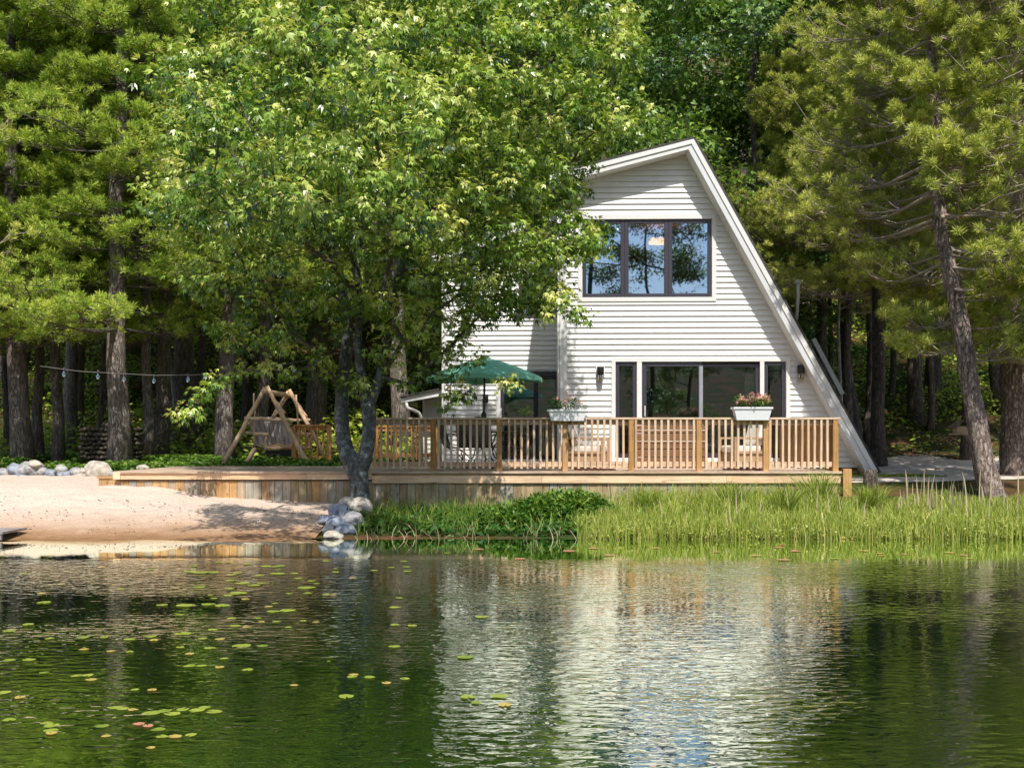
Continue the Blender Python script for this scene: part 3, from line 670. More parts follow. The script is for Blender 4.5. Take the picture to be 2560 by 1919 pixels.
cp(E, 146, 26.3, 2.3, 1.0, 'slim pine with mossy base right of the two left edge trunks', 1.05, GL)
cp(E, 365, 26.2, 3.0, 1.02, 'slender pine just right of the thick trunk by the firewood', 1.0, GL)
cp(E, 396, 27.6, 4.4, 1.05, 'dark pine trunk tucked behind the slender one left of the swing', 1.5, GL)
cp(E, 655, 28.5, 5.3, 1.1, 'pine whose trunk stands directly behind the log swing', 1.4, GL)
cp(E, 190, 32.5, .7, 1.1, 'reddish pine trunk further back above the firewood pile', 1.3, GL)
cp(B, -120, 27, 2.0, 1.2, 'pine outside the left edge whose boughs reach into the picture', None, GL)
cp(A, 450, 32, 1.9, 1.35, 'pine further back left of the maple crown', None, GL)
cp(B, 180, 37, 3.9, 1.5, 'big pine well back in the woods on the left', None, GL)
cp(A, 20, 44, 5.1, 1.7, 'tall pine on the hill at the upper left corner', None, GL)
cp(B, 780, 36, 2.9, 1.5, 'pine showing low between the maple stem and the swing', None, GL)
cp(C, 1010, 33, 1.9, 1.3, 'pine behind the left end of the house near the lean-to', None, GL)
cp(A, 1240, 40, 0.3, 1.7, 'pine rising behind the house left of the roof', None, GL)
cp(B, 660, 46, 0.9, 1.8, 'pine high on the hill behind the maple', None, GL)

# broadleaf forest behind
D1 = forest_tree('broadleaf_tree', 21, H=17, spread=4.0, base=3.5, mat='leafdark')
D2 = forest_tree('broadleaf_tree', 22, H=15, spread=3.6, base=2.5, mat='leafbright', b0=.4)
D3 = forest_tree('broadleaf_tree', 23, H=18, spread=3.8, base=5.5, mat='leafdark', tr=.24)
GB = 'broadleaf trees on the hill behind the house'
place_list = [  # src, px, Y, scale, label
    (D1, 1860, 31.5, .92, 'dark glossy broadleaf tree rising directly behind the right roof slope'),
    (D2, 1500, 32, 1.05, 'bright leafy tree right behind the roof peak'),
    (D3, 1720, 35, 1.1, 'tall dark tree behind the roof peak, further up the slope'),
    (D1, 1350, 36, 1.1, 'dark leafy tree behind the left roof edge'),
    (D2, 2010, 37, 1.15, 'bright broadleaf tree between the house and the leaning pine'),
    (D3, 2150, 34, 1.0, 'dark trunked tree standing right of the roof slope over the bank'),
    (D1, 1150, 40, 1.2, 'leafy tree seen above the maple crown in the middle'),
    (D3, 2330, 40, 1.2, 'dark tree behind the leaning pine'),
    (D2, 2520, 38, 1.1, 'bright leafy tree behind the far right trunk'),
    (D2, 900, 38, 1.15, 'leafy tree hidden mostly behind the maple'),
    (D1, 600, 36, 1.1, 'dark leafy tree between the pines and the maple crown'),
    (D3, 430, 40, 1.2, 'dark broadleaf tree deep in the left woods'),
    (D1, 250, 42, 1.1, 'broadleaf tree deep among the left pines'),
    (D2, 60, 40, 1.1, 'bright broadleaf tree behind the pines at the left edge'),
]
first = {D1.name: D1, D2.name: D2, D3.name: D3}; used = set()
def put(src, px, Y, s, label, rz=None, group=GB):
    rz = random.uniform(0, 6.28) if rz is None else rz
    if src.name not in used:
        used.add(src.name); src.location = on_ground(px, Y, -.2); src.rotation_euler = (0, 0, rz); src.scale = (s, s, s); src['label'] = label; src['group'] = group; return src
    o = copy_tree(src, None, on_ground(px, Y, -.2), rz, (s, s, s), label); o['group'] = group; return o
for src, px, Y, s, lb in place_list: put(src, px, Y, s, lb)
k = 0
for Y, px0 in ((50, -100), (62, 60), (78, -60)):
    for i in range(9):
        px = px0+i*330+random.uniform(-60, 60)
        put([D1, D2, D3][k % 3], px, Y+random.uniform(-3, 3), 1.35+(Y-50)*.02, 'tall leafy tree high on the wooded hillside, one of the distant crowns', group='distant hillside trees'); k += 1
# opposite bank, seen only in the window glass
for i, (x, y, q, src) in enumerate([(-40, -34, .9, D1), (-31, -31, 1.0, D2), (-22, -33, .9, D3), (-14, -30, .8, D1), (-6, -31, .85, D2), (2.6, -28, 1.08, D3), (6.6, -26.5, .98, D1), (15.5, -31, .95, D3), (10.5, -38, .8, D2), (24, -31, 1.0, D2), (33, -33, .9, D1), (42, -31, 1, D3)]):
    put(src, 0, 1, q, 'tree on the opposite bank of the pond, mirrored in the windows', group='trees on the opposite bank').location = (x, y, .4)

# leaning red pine on the right
def redpine_trunk(pts):  # px,py,Y,r
    return [P(a, b, c) for a, b, c, r in pts], [r for a, b, c, r in pts]
rp_pts = [(2492, 1262, 19.2, .24), (2476, 1222, 19.2, .205), (2455, 1130, 19.25, .175), (2436, 1020, 19.3, .165), (2418, 920, 19.35, .155), (2400, 800, 19.4, .15), (2380, 700, 19.45, .14), (2356, 600, 19.5, .125),
          (2345, 500, 19.6, .11), (2342, 400, 19.7, .095), (2335, 250, 19.8, .08), (2328, 100, 19.9, .07), (2325, -80, 20, .06), (2325, -300, 20.1, .045), (2325, -520, 20.2, .02)]
tpz, tr_ = redpine_trunk(rp_pts)
RP = thing('red_pine', 'leaning red pine with scaly trunk and olive needle tufts right of the house', 'tree', tpz[1])
mb = MB()
Pq, Rq = [], []
for a in range(len(tpz)-1):
    for q in range(3): t = q/3; Pq.append(tpz[a]*(1-t)+tpz[a+1]*t+rng.normal(size=3)*.008); Rq.append(tr_[a]*(1-t)+tr_[a+1]*t)
Pq.append(tpz[-1]); Rq.append(tr_[-1]); mb.tube(Pq, Rq, 16, jitter=.07); mb.build('trunk', M['barkred'], RP)
rpk = dict(whorl=.50, nb=5, tw=12, sub=3, thin=.7, drop=.12, lift=.15, needle=(78, .155, .0115), spread=1.0, up=.28, tb=.58, bare=.28, twig_r=.0085, flat=.4)
def rp_az(r_):
    a = r_.uniform(0, 6.283)
    if math.cos(a) < -.12 and (math.sin(a) < .8 or r_.random() < .3): a = r_.uniform(.44, .64)*math.pi if r_.random() < .6 else r_.uniform(-.45, .45)
    return a
def rpL(z): return float(np.interp(z, [3.2, 4.4, 5.2, 7, 9, 11, 13], [1.7, 2.6, 3.5, 3.6, 3.0, 2.0, .6]))
a, b = pine_parts(tpz, tr_, PZ(880, 19.4), rpL, seed=31, azf=rp_az, **rpk)
a2, b2 = pine_parts(tpz, tr_, PZ(470, 19.5), lambda z: float(np.interp(z, [4, 6, 12], [1.1, 1.5, .8])), seed=33, azf=lambda r_: r_.uniform(-1.0, 0.05)*math.pi, **{**rpk, 'nb': 2, 'whorl': .5, 'bare': .35, 'tw': 9, 'drop': .05})
a = merge([a, a2]); b = merge([b, b2])
obj('branches', array_mesh('branches', *a, M['twig'], True), RP)
obj('crown', array_mesh('crown', *b, M['needred']), RP)
# thick right edge pine
RP2 = thing('red_pine', 'thick trunked pine at the right edge behind the leaning one', 'tree', on_ground(2545, 23.5))
pts2 = [P(2549, 1200, 23.5), P(2543, 1165, 23.5), P(2538, 1080, 23.5), P(2534, 950, 23.5), P(2532, 800, 23.5), P(2535, 600, 23.5), P(2540, 300, 23.5), P(2545, 0, 23.5), P(2545, -300, 23.5)]
rd2 = [.52, .37, .29, .27, .25, .23, .2, .14, .05]
Pq, Rq = [], []
for a_ in range(len(pts2)-1):
    for q in range(4): t = q/4; Pq.append(pts2[a_]*(1-t)+pts2[a_+1]*t); Rq.append(rd2[a_]*(1-t)+rd2[a_+1]*t)
Pq.append(pts2[-1]); Rq.append(rd2[-1]); mb = MB(); mb.tube(Pq, Rq, 18, jitter=.07); mb.build('trunk', M['barkred'], RP2)
a, b = pine_parts(pts2, rd2, PZ(900, 23.5), lambda z: float(np.interp(z, [3, 6, 10, 14], [2.6, 3.8, 3, .6])), seed=37, **{**rpk, 'nb': 5})
obj('branches', array_mesh('branches', *a, M['twig'], True), RP2)
obj('crown', array_mesh('crown', *b, M['needred']), RP2)
# more red pines
RP3 = pine('red_pine', 'red pine behind the leaning pine with its boughs filling the upper right', 15, .18, 4.5, 3.4, 41, on_ground(2200, 27), mat='needred', barkm='barkdark', twm='twig', **{**rpk, 'nb': 5, 'whorl': .6})
cp(RP3, 2420, 30, 2.2, 1.2, 'red pine deeper in the woods behind the bird feeder')
cp(RP3, 2050, 30.5, 3.3, 1.0, 'red pine whose boughs rise directly behind the right roof slope')
cp(RP3, 2640, 33, 4.1, 1.3, 'red pine at the right edge deep in the woods')
cp(RP3, 2290, 37, 5.1, 1.4, 'red pine far back above the driveway bank')
cp(RP3, -290, 22.5, 2.6, .95, 'red pine at the left edge with yellowish bough tips at mid height')

# bare trunks in the woods
for nm, px, Y, r, H, ln, lb, mt in [('bare_tree', 232, 29, .09, 8, .9, 'thin leaning trunk left of the thick pine by the firewood', 'barkpine'),
        ('bare_tree', 440, 36, .07, 9, -.5, 'pale thin birch trunk leftmost of three above the string lights', 'barkbirch'),
        ('bare_tree', 462, 36.5, .08, 9, .15, 'pale thin birch trunk middle of three above the string lights', 'barkbirch'),
        ('bare_tree', 497, 37, .07, 9, -.7, 'pale thin birch trunk rightmost of three, leaning left', 'barkbirch'),
        ('bare_tree', 2118, 30.5, .17, 9, .0, 'dark trunk nearest the lower right roof slope', 'barkdark'),
        ('bare_tree', 2098, 29.5, .055, 9, .05, 'thin pale trunk touching the roof edge', 'barkbirch'),
        ('bare_tree', 2172, 33, .15, 10, .1, 'dark trunk over the bank, second right of the roof', 'barkdark'),
        ('bare_tree', 2072, 38, .10, 10, .1, 'slim dark trunk seen just over the roof edge', 'barkdark'),
        ('bare_tree', 2230, 40, .12, 10, .1, 'distant dark trunk above the driveway', 'barkdark'),
        ('bare_tree', 2325, 36, .12, 10, .1, 'distant dark trunk left of the bird feeder', 'barkdark'),
        ('bare_tree', 20, 30, .16, 12, 0, 'dark trunk at the very left edge behind the rocks', 'barkdark'),
        ('bare_tree', 500, 31, .14, 12, .1, 'dark trunk left of the swing, further back', 'barkdark'),
        ('bare_tree', 705, 34, .12, 12, .0, 'dark trunk deep in shade above the swing', 'barkdark')]:
    x, y, z = on_ground(px, Y); t_ = thing(nm, lb, 'tree', (x, y, z)); mb = MB(); n_ = 9
    mb.tube([(x+ln*(i/n_)+.05*math.sin(i*1.3+px), y, z-.3+H*i/n_) for i in range(n_+1)], [r*(1.25 if i == 0 else 1-.55*i/n_) for i in range(n_+1)], 10, jitter=.05)
    rg = np.random.default_rng(px)
    for _ in range(12):
        zz_ = rg.uniform(.45, 1)*H; a_ = rg.uniform(0, 6.28); p_ = np.array([x+ln*zz_/H, y, z+zz_]); l_ = rg.uniform(.5, 1.3)
        mb.tube([p_, p_+np.array([math.cos(a_)*l_, math.sin(a_)*l_, rg.uniform(-.1, .5)])], [.018, .006], 4)
    mb.build('trunk', M[mt], t_)

# ------------------------------------------------------------------ ground cover
rng = np.random.default_rng(99); random.seed(99)
def scatter_leaves(name, n, xr, yr, hmax, size, mat, label, T=T_OVAL, Ft=F_OVAL, clump=.5, thresh=.0, zoff=0.0, tb=.5, cond=None, sdroop=.2):
    x = rng.uniform(*xr, n); y = rng.uniform(*yr, n)
    w = np.array([nz(a, b, clump, 11) for a, b in zip(x, y)]); ok = w > thresh-rng.random(n)*.2
    if cond is not None: ok &= cond(x, y)
    x, y, w = x[ok], y[ok], w[ok]; n = len(x)
    z = ground_h(x, y)+zoff+rng.random(n)*hmax*np.clip(.35+(w-thresh)*2.2, .15, 1)
    c = np.stack([x, y, z], 1); a = rng.uniform(0, 6.28, n)
    ax = unit(np.stack([np.cos(a), np.sin(a), rng.uniform(-.5, .6, n)-sdroop], 1)); up = unit(np.array([0, -.25, 1.])+rng.normal(size=(n, 3))*.45)
    V, Fc, t = place(T, Ft, c, ax, up, size*rng.uniform(.6, 1.3, n), np.clip(tb+rng.normal(size=n)*.25+(z-ground_h(x, y))/max(hmax, .01)*.25-.1, 0, 1))
    return tag(obj(name, array_mesh(name, V, Fc, t, M[mat])), label, None, kind='stuff')
scatter_leaves('undergrowth', 90000, (-22, 24), (26.5, 58), 1.1, .17, 'brush', 'leafy undergrowth of ferns and saplings over the forest floor', clump=.33, thresh=-.08,
               cond=lambda x, y: (y > 27+np.where(x > 4, 6.5, 0)))
scatter_leaves('leaf_litter', 90000, (-22, 24), (22.5, 50), .03, .09, 'dry', 'fallen brown leaves on the shaded bank', clump=.4, thresh=-.1, tb=.2,
               cond=lambda x, y: ((y > 31.5) | (x < -3)) & (y > 22.6))
scatter_leaves('low_plants', 26000, (-12, -2.8), (22.7, 28), .22, .10, 'weed', 'low green plants behind the deck and the rocks', clump=.8, thresh=-.05, tb=.5)
scatter_leaves('ivy', 6500, (-2.6, 1.4), (15.15, 18.4), .13, .09, 'weed', 'low weeds on the bank under the deck skirt, maple shade painted into their green', clump=1.1, thresh=-.12, tb=.15, cond=lambda x, y: x > -2.35)  # low tint paints the maple's shade into the leaf colour

tag(scatter_leaves('beach_debris', 700, (-8.5, -2.9), (15.0, 17.6), .012, .035, 'logend', 'dark bits of leaf and twig washed up on the sand', clump=1.5, thresh=.05, zoff=.075, tb=.1, sdroop=0))
def blades(n, xr, yr, h, w, curve=.4, cond=None, tb=.5, seedh=None, dens=None):
    x = rng.uniform(*xr, n); y = rng.uniform(*yr, n)
    ok = np.ones(n, bool)
    if cond is not None: ok &= cond(x, y)
    x, y = x[ok], y[ok]; n = len(x); z = ground_h(x, y)
    hh = h*rng.uniform(.45, 1.15, n)
    if seedh is not None: hh = hh*seedh(x, y)
    a = rng.uniform(0, 6.28, n); L = np.stack([np.cos(a), np.sin(a), np.zeros(n)], 1)
    cv = curve*rng.uniform(.1, 1.3, n)*hh; sd = np.stack([-np.sin(a), np.cos(a), np.zeros(n)], 1)
    fac = rng.uniform(0, 6.28, n); sd = np.stack([np.cos(fac), np.sin(fac), np.zeros(n)], 1)
    b = np.stack([x, y, z], 1); ws = w*rng.uniform(.6, 1.3, n)[:, None]*.5
    U = np.array([0, 0, 1.])
    p0 = b; p1 = b+L*(cv*.15)[:, None]+U*(hh*.4)[:, None]; p2 = b+L*(cv*.5)[:, None]+U*(hh*.78)[:, None]; p3 = b+L*cv[:, None]+U*(hh*np.where(cv > hh*.35, .88, 1))[:, None]
    V = np.stack([p0-sd*ws, p0+sd*ws, p1-sd*ws, p1+sd*ws, p2-sd*ws*.7, p2+sd*ws*.7, p3-sd*ws*.15, p3+sd*ws*.15], 1).reshape(-1, 3)
    Ft = np.array([(0, 1, 3, 2), (2, 3, 5, 4), (4, 5, 7, 6)]); Fc = (Ft[None]+(np.arange(n)*8)[:, None, None]).reshape(-1, 4)
    t = np.repeat(np.clip(tb+rng.normal(size=n)*.2, 0, 1), 3); return V, Fc, t
def edge_r(x, y):
    # bank edge wiggle, thinner under the deck
    return y > 15.0+.25*np.sin(x*2.1)*.5
reg = lambda x, y: edge_r(x, y) & (x > .95+.25*np.sin(y*3)) & ~((x > 6.2) & (y > 18.1)) & ~((x > 7.6) & (y > 18.7))
hf = lambda x, y: .70*(.62+.38*np.interp(y, [15, 17, 18.6], [.35, .9, 1.0]))*(1+.75*np.array([nz(a, b, 1.4, 2) for a, b in zip(x, y)]))*np.where(x < 1.6, .75, 1)*np.where(x > 5.3, np.interp(y, [15.5, 16.5, 18], [1, .8, .38]), 1)
parts = [blades(25000, (.9, 9.4), (14.9, 18.9), .52, .012, .55, reg, .5, hf), blades(9000, (.9, 9.4), (15.0, 18.2), .34, .014, .8, reg, .62, hf), blades(5000, (.9, 9.4), (14.75, 15.8), .30, .011, .3, lambda x, y: x > 1.0+.3*np.sin(y*5), .55)]
parts.append(blades(1600, (-2.3, 1.3), (15.3, 18.5), .30, .010, .8, None, .12))
# fountain tussocks
for cx, cy, hh in ((3.5, 17.2, .6), (5.0, 17.6, .74), (2.1, 17.0, .55), (5.6, 16.9, .5), (4.2, 16.6, .6), (8.2, 16.6, .4)):
    parts.append(blades(420, (cx-.14, cx+.14), (cy-.14, cy+.14), hh, .012, .9, None, .38))
tag(obj('reed_grass', array_mesh('reed_grass', *merge(parts), M['grass'])), 'bright yellow green reed grass along the pond bank below the deck', kind='stuff')
V, Fc, t = merge([blades(150, (1.2, 9.3), (15.2, 18.2), .55, .016, .12, reg, .8), blades(70, (-2.2, 1.2), (14.8, 15.4), .24, .008, 1.2, None, .7), blades(90, (6.0, 9.3), (15.6, 17.6), .6, .022, .12, None, .8)])
tag(obj('dry_reeds', array_mesh('dry_reeds', V, Fc, t, M['dry'])), 'dry pale reed stalks standing among the bank grass', kind='stuff')
scatter_leaves('bank_weeds', 15000, (1.0, 9.5), (14.85, 16.0), .20, .042, 'grass', 'small leafy weeds at the waterline in front of the reed grass', clump=1.6, thresh=-.25, tb=.55)
scatter_leaves('lawn', 9000, (6.4, 9.2), (22.0, 23.9), .05, .07, 'grass', 'small patch of mown grass beside the driveway', clump=.8, thresh=-.9, tb=.3,
               cond=lambda x, y: (np.abs(x-7.6) < 1.3) & (np.abs(y-22.8) < .8))
def shrub(label, px, py, Y, rx, rz, n, size, tb, mat='weed'):
    c = P(px, py, Y); g0 = float(ground_h(c[0], Y)); root = thing('shrub', label, 'shrub', (c[0], Y, g0), 'leafy bushes on the bank')
    zt = c[2]; k = n//30; ang = rng.uniform(0, 6.28, k); rr_ = rng.random(k)**.5
    tp_ = np.stack([c[0]+np.cos(ang)*rr_*rx, Y+np.sin(ang)*rr_*rx*.8, g0+(zt-g0+rz)*(.25+.75*rng.random(k))*np.sqrt(np.clip(1-rr_**2*.7, .1, 1))], 1)
    segs = [((c[0]+(t_[0]-c[0])*.4, Y+(t_[1]-Y)*.4, g0-.03), t_, .007, .003) for t_ in tp_]
    obj('stems', array_mesh('stems', *tubes_fast([(np.array(a), b, c1, c2) for a, b, c1, c2 in segs], 4), M['twigdark'], True), root)
    d = unit(tp_-np.array([c[0], Y, g0]))
    V, Fc, t = clusters(tp_, d, 30, .13, size, T=T_OVAL, Ft=F_OVAL, droop=.1, tipbright=.35, base=tb, squash=.8)
    obj('leaves', array_mesh('leaves', V, Fc, t, M[mat]), root); return root
shrub('bushy green shrub on the bank, nearest the left end of the reed grass', 1445, 1252, 16.8, .5, .1, 4200, .075, .5)
shrub('leafy shrub in the middle of the bank below the skirt', 1355, 1262, 16.6, .55, .08, 4200, .075, .45)
shrub('small white flowered looking shrub at the water left of the bushes', 1268, 1288, 16.1, .38, .05, 2100, .07, .35)
shrub('yellow tipped bush tallest against the deck skirt', 1405, 1238, 17.4, .55, .05, 3600, .075, .62)
shrub('tiny shade plant growing over the shore rocks', 880, 1292, 16.3, .22, .03, 900, .06, .3)

# ------------------------------------------------------------------ house
HY = 22.9; S = F/HY
HO = np.array([PX(1750, HY), HY, .83])
house = thing('house', 'modern house with steep asymmetric roof, pale horizontal siding and dark framed windows behind the deck', 'house', HO, rz=R(-1.6))
def hx(px): return PX(px, HY)
def hz(py): return PZ(py, HY)
def siding(mb, poly, holes, y, step=.119, out=.034, side=None, z_start=None):
    """clapboard courses clipped to convex polygon (x,z) minus rect holes"""
    zmin = min(p[1] for p in poly) if z_start is None else z_start; zmax = max(p[1] for p in poly)
    def span(z):
        xs_ = []
        for i in range(len(poly)):
            (x1, z1), (x2, z2) = poly[i], poly[(i+1) % len(poly)]
            if abs(z2-z1) < 1e-9: continue
            t = (z-z1)/(z2-z1)
            if -1e-6 <= t <= 1+1e-6: xs_.append(x1+(x2-x1)*t)
        return (min(xs_), max(xs_)) if len(xs_) >= 2 else None
    z = zmin
    while z < zmax-.01:
        zt = min(z+step, zmax-.001)
        cuts = sorted({z, zt} | {h for H_ in holes for h in (H_[2], H_[3]) if z < h < zt} | {p[1] for p in poly if z < p[1] < zt})
        for a, b in zip(cuts[:-1], cuts[1:]):
            if b-a < 1e-4: continue
            sa = span(a+1e-5); sb = span(b-1e-5)
            if not sa or not sb: continue
            ya = y-out*(1-(a-z)/step); yb = y-out*(1-(b-z)/step)
            hs = sorted([(H_[0], H_[1]) for H_ in holes if H_[2] < (a+b)/2 < H_[3]])
            ivs = []; cur = (sa[0], sb[0])
            for h in hs: ivs.append((cur, (h[0], h[0]))); cur = (h[1], h[1])
            ivs.append((cur, (sa[1], sb[1])))
            for (l0, l1), (r0, r1) in ivs:
                if r0-l0 < .001 and r1-l1 < .001: continue
                mb._add([(l0, ya, a), (r0, ya, a), (r1, yb, b), (l1, yb, b)], [(0, 1, 2, 3)], .5)
                if abs(a-z) < 1e-6: mb._add([(l0, y, a), (r0, y, a), (r0, ya, a), (l0, ya, a)], [(0, 1, 2, 3)], .5)
        z += step
# main facade
APX = (1722, 372)
poly = [(hx(1402), hz(1168)), (hx(2141), hz(1168)), (hx(APX[0]), hz(APX[1])), (hx(1402), hz(448))]
WIN = (hx(1456), hx(1779), hz(743), hz(548))
DOOR = (hx(1539), hx(1963), hz(1144), hz(904))
mb = MB(); siding(mb, poly, [(*WIN[:2], WIN[2], WIN[3]), (*DOOR[:2], DOOR[2], DOOR[3])], HY)
mb.build('wall', M['siding'], house)
# wing (set back)
WY = 25.8
def wx(px): return PX(px, WY)
def wz(py): return PZ(py, WY)
WDOOR = (wx(1242), wx(1440), wz(1148), wz(938)); WWIN = (wx(1288), wx(1420), wz(795), wz(690))
wpoly = [(wx(1097), wz(1160)), (wx(1440), wz(1160)), (wx(1440), wz(528)), (wx(1097), wz(632))]
mb = MB(); siding(mb, wpoly, [WDOOR, WWIN], WY); mb.build('wall', M['siding'], house)['label'] = 'set back left wing wall in pale siding'
# side wall of main volume (left side), going back
mb = MB()
X0 = hx(1402); k = 0; z = hz(1168)
while z < hz(448):
    mb._add([(X0-.021, HY+8, z), (X0-.021, HY, z), (X0, HY, min(z+.119, hz(448))), (X0, HY+8, min(z+.119, hz(448)))], [(0, 1, 2, 3)], .5); z += .119
# right side sloping wall backing + wing left side
Xw = wx(1097); z = wz(1160)
while z < wz(632):
    mb._add([(Xw-.021, WY+5, z), (Xw-.021, WY, z), (Xw, WY, z+.119), (Xw, WY+5, z+.119)], [(0, 1, 2, 3)], .5); z += .119
mb.build('side_wall', M['siding'], house)
# corner boards
mb = MB()
mb.box(hx(1400), hx(1418), HY-.045, HY-.003, hz(1168), hz(452))
mb.build('corner_board', M['white'], house)
mb = MB(); mb.box(wx(1095), wx(1106), WY-.045, WY-.003, wz(1160), wz(640)); mb.build('corner_board', M['white'], house)
# downspout at the corner
mb = MB(); mb.tube([(hx(1396), HY-.02, hz(1160)), (hx(1396), HY-.02, hz(520))], .03, 8); mb.build('downspout', M['white'], house)
# roof: rake boards + shingles
OH = .42; YF = HY-OH
def rk(px, py): return (px-1280)*YF/F, CAMZ-(py-HZ)*YF/F
A0 = rk(1735, 348); A1 = rk(1722, 374)     # outer/inner peak
B0 = rk(2191, 1178); B1 = rk(2166, 1187)   # bottom right
C0 = rk(1376, 437); C1 = rk(1376, 462)     # left end
mb = MB(); mb.prism([A1, B1, B0, A0], YF-.03, YF); mb.build('rake_board', M['roofmetal'], house)
mb = MB(); mb.prism([C1, A1, A0, C0], YF-.03, YF); mb.build('rake_board', M['white'], house)
# a second, narrower step on each rake
def lerp(a, b, t): return (a[0]+(b[0]-a[0])*t, a[1]+(b[1]-a[1])*t)
mb = MB(); mb.prism([lerp(A0, A1, .45), lerp(B0, B1, .45), B0, A0], YF-.055, YF-.031); mb.prism([lerp(C0, C1, .5), lerp(A0, A1, .5), A0, C0], YF-.055, YF-.031)
mb.build('rake_trim', M['white'], house)
# roof slabs
def slab(name, p, q, th, y0, y1, mat):
    dx, dz = q[0]-p[0], q[1]-p[1]; L = math.hypot(dx, dz); nx, nz_ = -dz/L, dx/L
    if nz_ < 0 and abs(nz_) > .2: nx, nz_ = -nx, -nz_
    if name == 'right': nx, nz_ = abs(nx), abs(nz_)
    m = MB(); pl = [p, q, (q[0]+nx*th, q[1]+nz_*th), (p[0]+nx*th, p[1]+nz_*th)]
    m.prism(pl, y0, y1); return m
e = lambda p, dx, dz: (p[0]+dx, p[1]+dz)
slab('right', A0, e(B0, .02, -.03), .045, YF-.06, HY+8.2, None).build('roof', M['shingle'], house)
slab('left', C0, A0, .045, YF-.06, HY+8.2, None).build('roof', M['shingle'], house)
# soffit under the overhang
slab('right', e(A1, -.01, -.0), e(B1, -.01, 0), .03, YF, HY+.02, None).build('soffit', M['white'], house)
slab('left', e(C1, 0, 0), e(A1, -.02, 0), .03, YF, HY+.02, None).build('soffit', M['white'], house)
# underside structure closing the right volume
mb = MB(); mb._add([(poly[2][0], HY+8, poly[2][1]), (poly[2][0], HY, poly[2][1]), (poly[1][0], HY, poly[1][1]), (poly[1][0], HY+8, poly[1][1])], [(0, 1, 2, 3)]); 
mb.prism(poly, HY+7.9, HY+8); mb.build('rear_wall', M['siding'], house)
# wing roof + its white rake
YW = WY-.35
wk = lambda px, py: ((px-1280)*YW/F, CAMZ-(py-HZ)*YW/F)
mb = MB(); mb.prism([wk(1070, 655), wk(1400, 545), wk(1400, 527), wk(1070, 637)], YW-.03, YW); mb.build('rake_board', M['white'], house)
slab('left', wk(1068, 637), wk(1400, 526), .04, YW-.05, WY+5.2, None).build('roof', M['shingle'], house)
slab('left', wk(1068, 652), wk(1400, 542), .02, YW, WY+.02, None).build('soffit', M['white'], house)
mb = MB(); mb.prism(wpoly, WY+4.9, WY+5); mb.build('rear_wall', M['siding'], house)
# lean-to at far left: low roof, gutter, downspout, shaded wall
LY = 27.3
lx = lambda px: PX(px, LY); lz = lambda py: PZ(py, LY)
mb = MB(); siding(mb, [(lx(1046), lz(1156)), (lx(1106), lz(1156)), (lx(1106), lz(978)), (lx(1046), lz(1000))], [], LY); 
mb.build('lean_to_wall', M['siding'], house)
lk = lambda px, py, Y=26.6: ((px-1280)*Y/F, CAMZ-(py-HZ)*Y/F)
mb = MB(); mb.prism([lk(992, 1006), lk(1095, 988), lk(1095, 972), lk(992, 994)], 26.57, 26.6); mb.box(lk(992, 0)[0]-.02, lk(992, 0)[0], 26.57, 30, lk(0, 1006)[1], lk(0, 994)[1]); mb.build('lean_to_fascia', M['white'], house)
mb = MB(); mb.prism([lk(988, 994), lk(1096, 971), lk(1096, 968), lk(988, 990)], 26.5, 30); mb.build('lean_to_roof', M['shingle'], house)
mb = MB(); mb.tube([P(1003, 1004, 26.62), P(1005, 1018, 26.62), P(1020, 1024, 26.7), P(1034, 1030, 26.8), P(1040, 1042, 26.85), P(1041, 1160, 26.85)], .042, 8); mb.build('downspout', M['white'], house)['label'] = 'curved white downspout from the lean-to gutter'
mb = MB(); mb.box(lx(1043), lx(1050), LY-.05, LY-.003, lz(1156), lz(998)); mb.build('corner_board', M['white'], house)

def window_unit(name, x0, x1, z0, z1, y, sashes, trim=.10, glass='glass', inset=.05, fw=.055, lab=None, trimb=None, sill=None):
    """white casing (this mesh) > dark frame, pane"""
    w = MB(); T0 = y-.045; T1 = y-.003; tb = trim if trimb is None else trimb
    w.box(x0-trim, x0, T0, T1, z0, z1); w.box(x1, x1+trim, T0, T1, z0, z1)
    w.box(x0-trim, x1+trim, T0, T1, z1, z1+trim); w.box(x0-trim, x1+trim, T0, T1, z0-tb, z0)
    # reveal
    w.box(x0-.004, x0+.004, y-.003, y+.1, z0, z1); w.box(x1-.004, x1+.004, y-.003, y+.1, z0, z1); 
    o = w.build(name, M['white'], house); bevel(o, .004, 1)
    if lab: o['label'] = lab
    for (a, b) in sashes:
        f = MB(); f.box(a, a+fw, y+.0, y+.05, z0, z1); f.box(b-fw, b, y, y+.05, z0, z1); f.box(a+fw, b-fw, y, y+.05, z1-fw, z1); f.box(a+fw, b-fw, y, y+.05, z0, z0+fw)
        fr = f.build('frame', M['dark'], o); bevel(fr, .005, 1)
        p_ = MB(); p_._add([(a+fw-.005, y+.03, z0+fw-.005), (b-fw+.005, y+.03, z0+fw-.005), (b-fw+.005, y+.03, z1-fw+.005), (a+fw-.005, y+.03, z1-fw+.005)], [(0, 1, 2, 3)])
        p_.build('pane', M[glass], o)
    return o
w1 = window_unit('window', *WIN, HY, [(WIN[0], hx(1562)), (hx(1562), hx(1671)), (hx(1671), WIN[1])], .09, 'glass_up', fw=.085, lab='large triple window upstairs')
dr = window_unit('sliding_door', *DOOR, HY, [(hx(1539), hx(1592)), (hx(1909), hx(1963))], .085, 'glass', fw=.085, lab='wide patio door with a side light at each end', trimb=.1)
MB().box(hx(1592.3), hx(1604.7), HY-.043, HY+.05, DOOR[2], DOOR[3]).build('mullion', M['white'], dr); MB().box(hx(1898.3), hx(1908.7), HY-.043, HY+.05, DOOR[2], DOOR[3]).build('mullion', M['white'], dr)
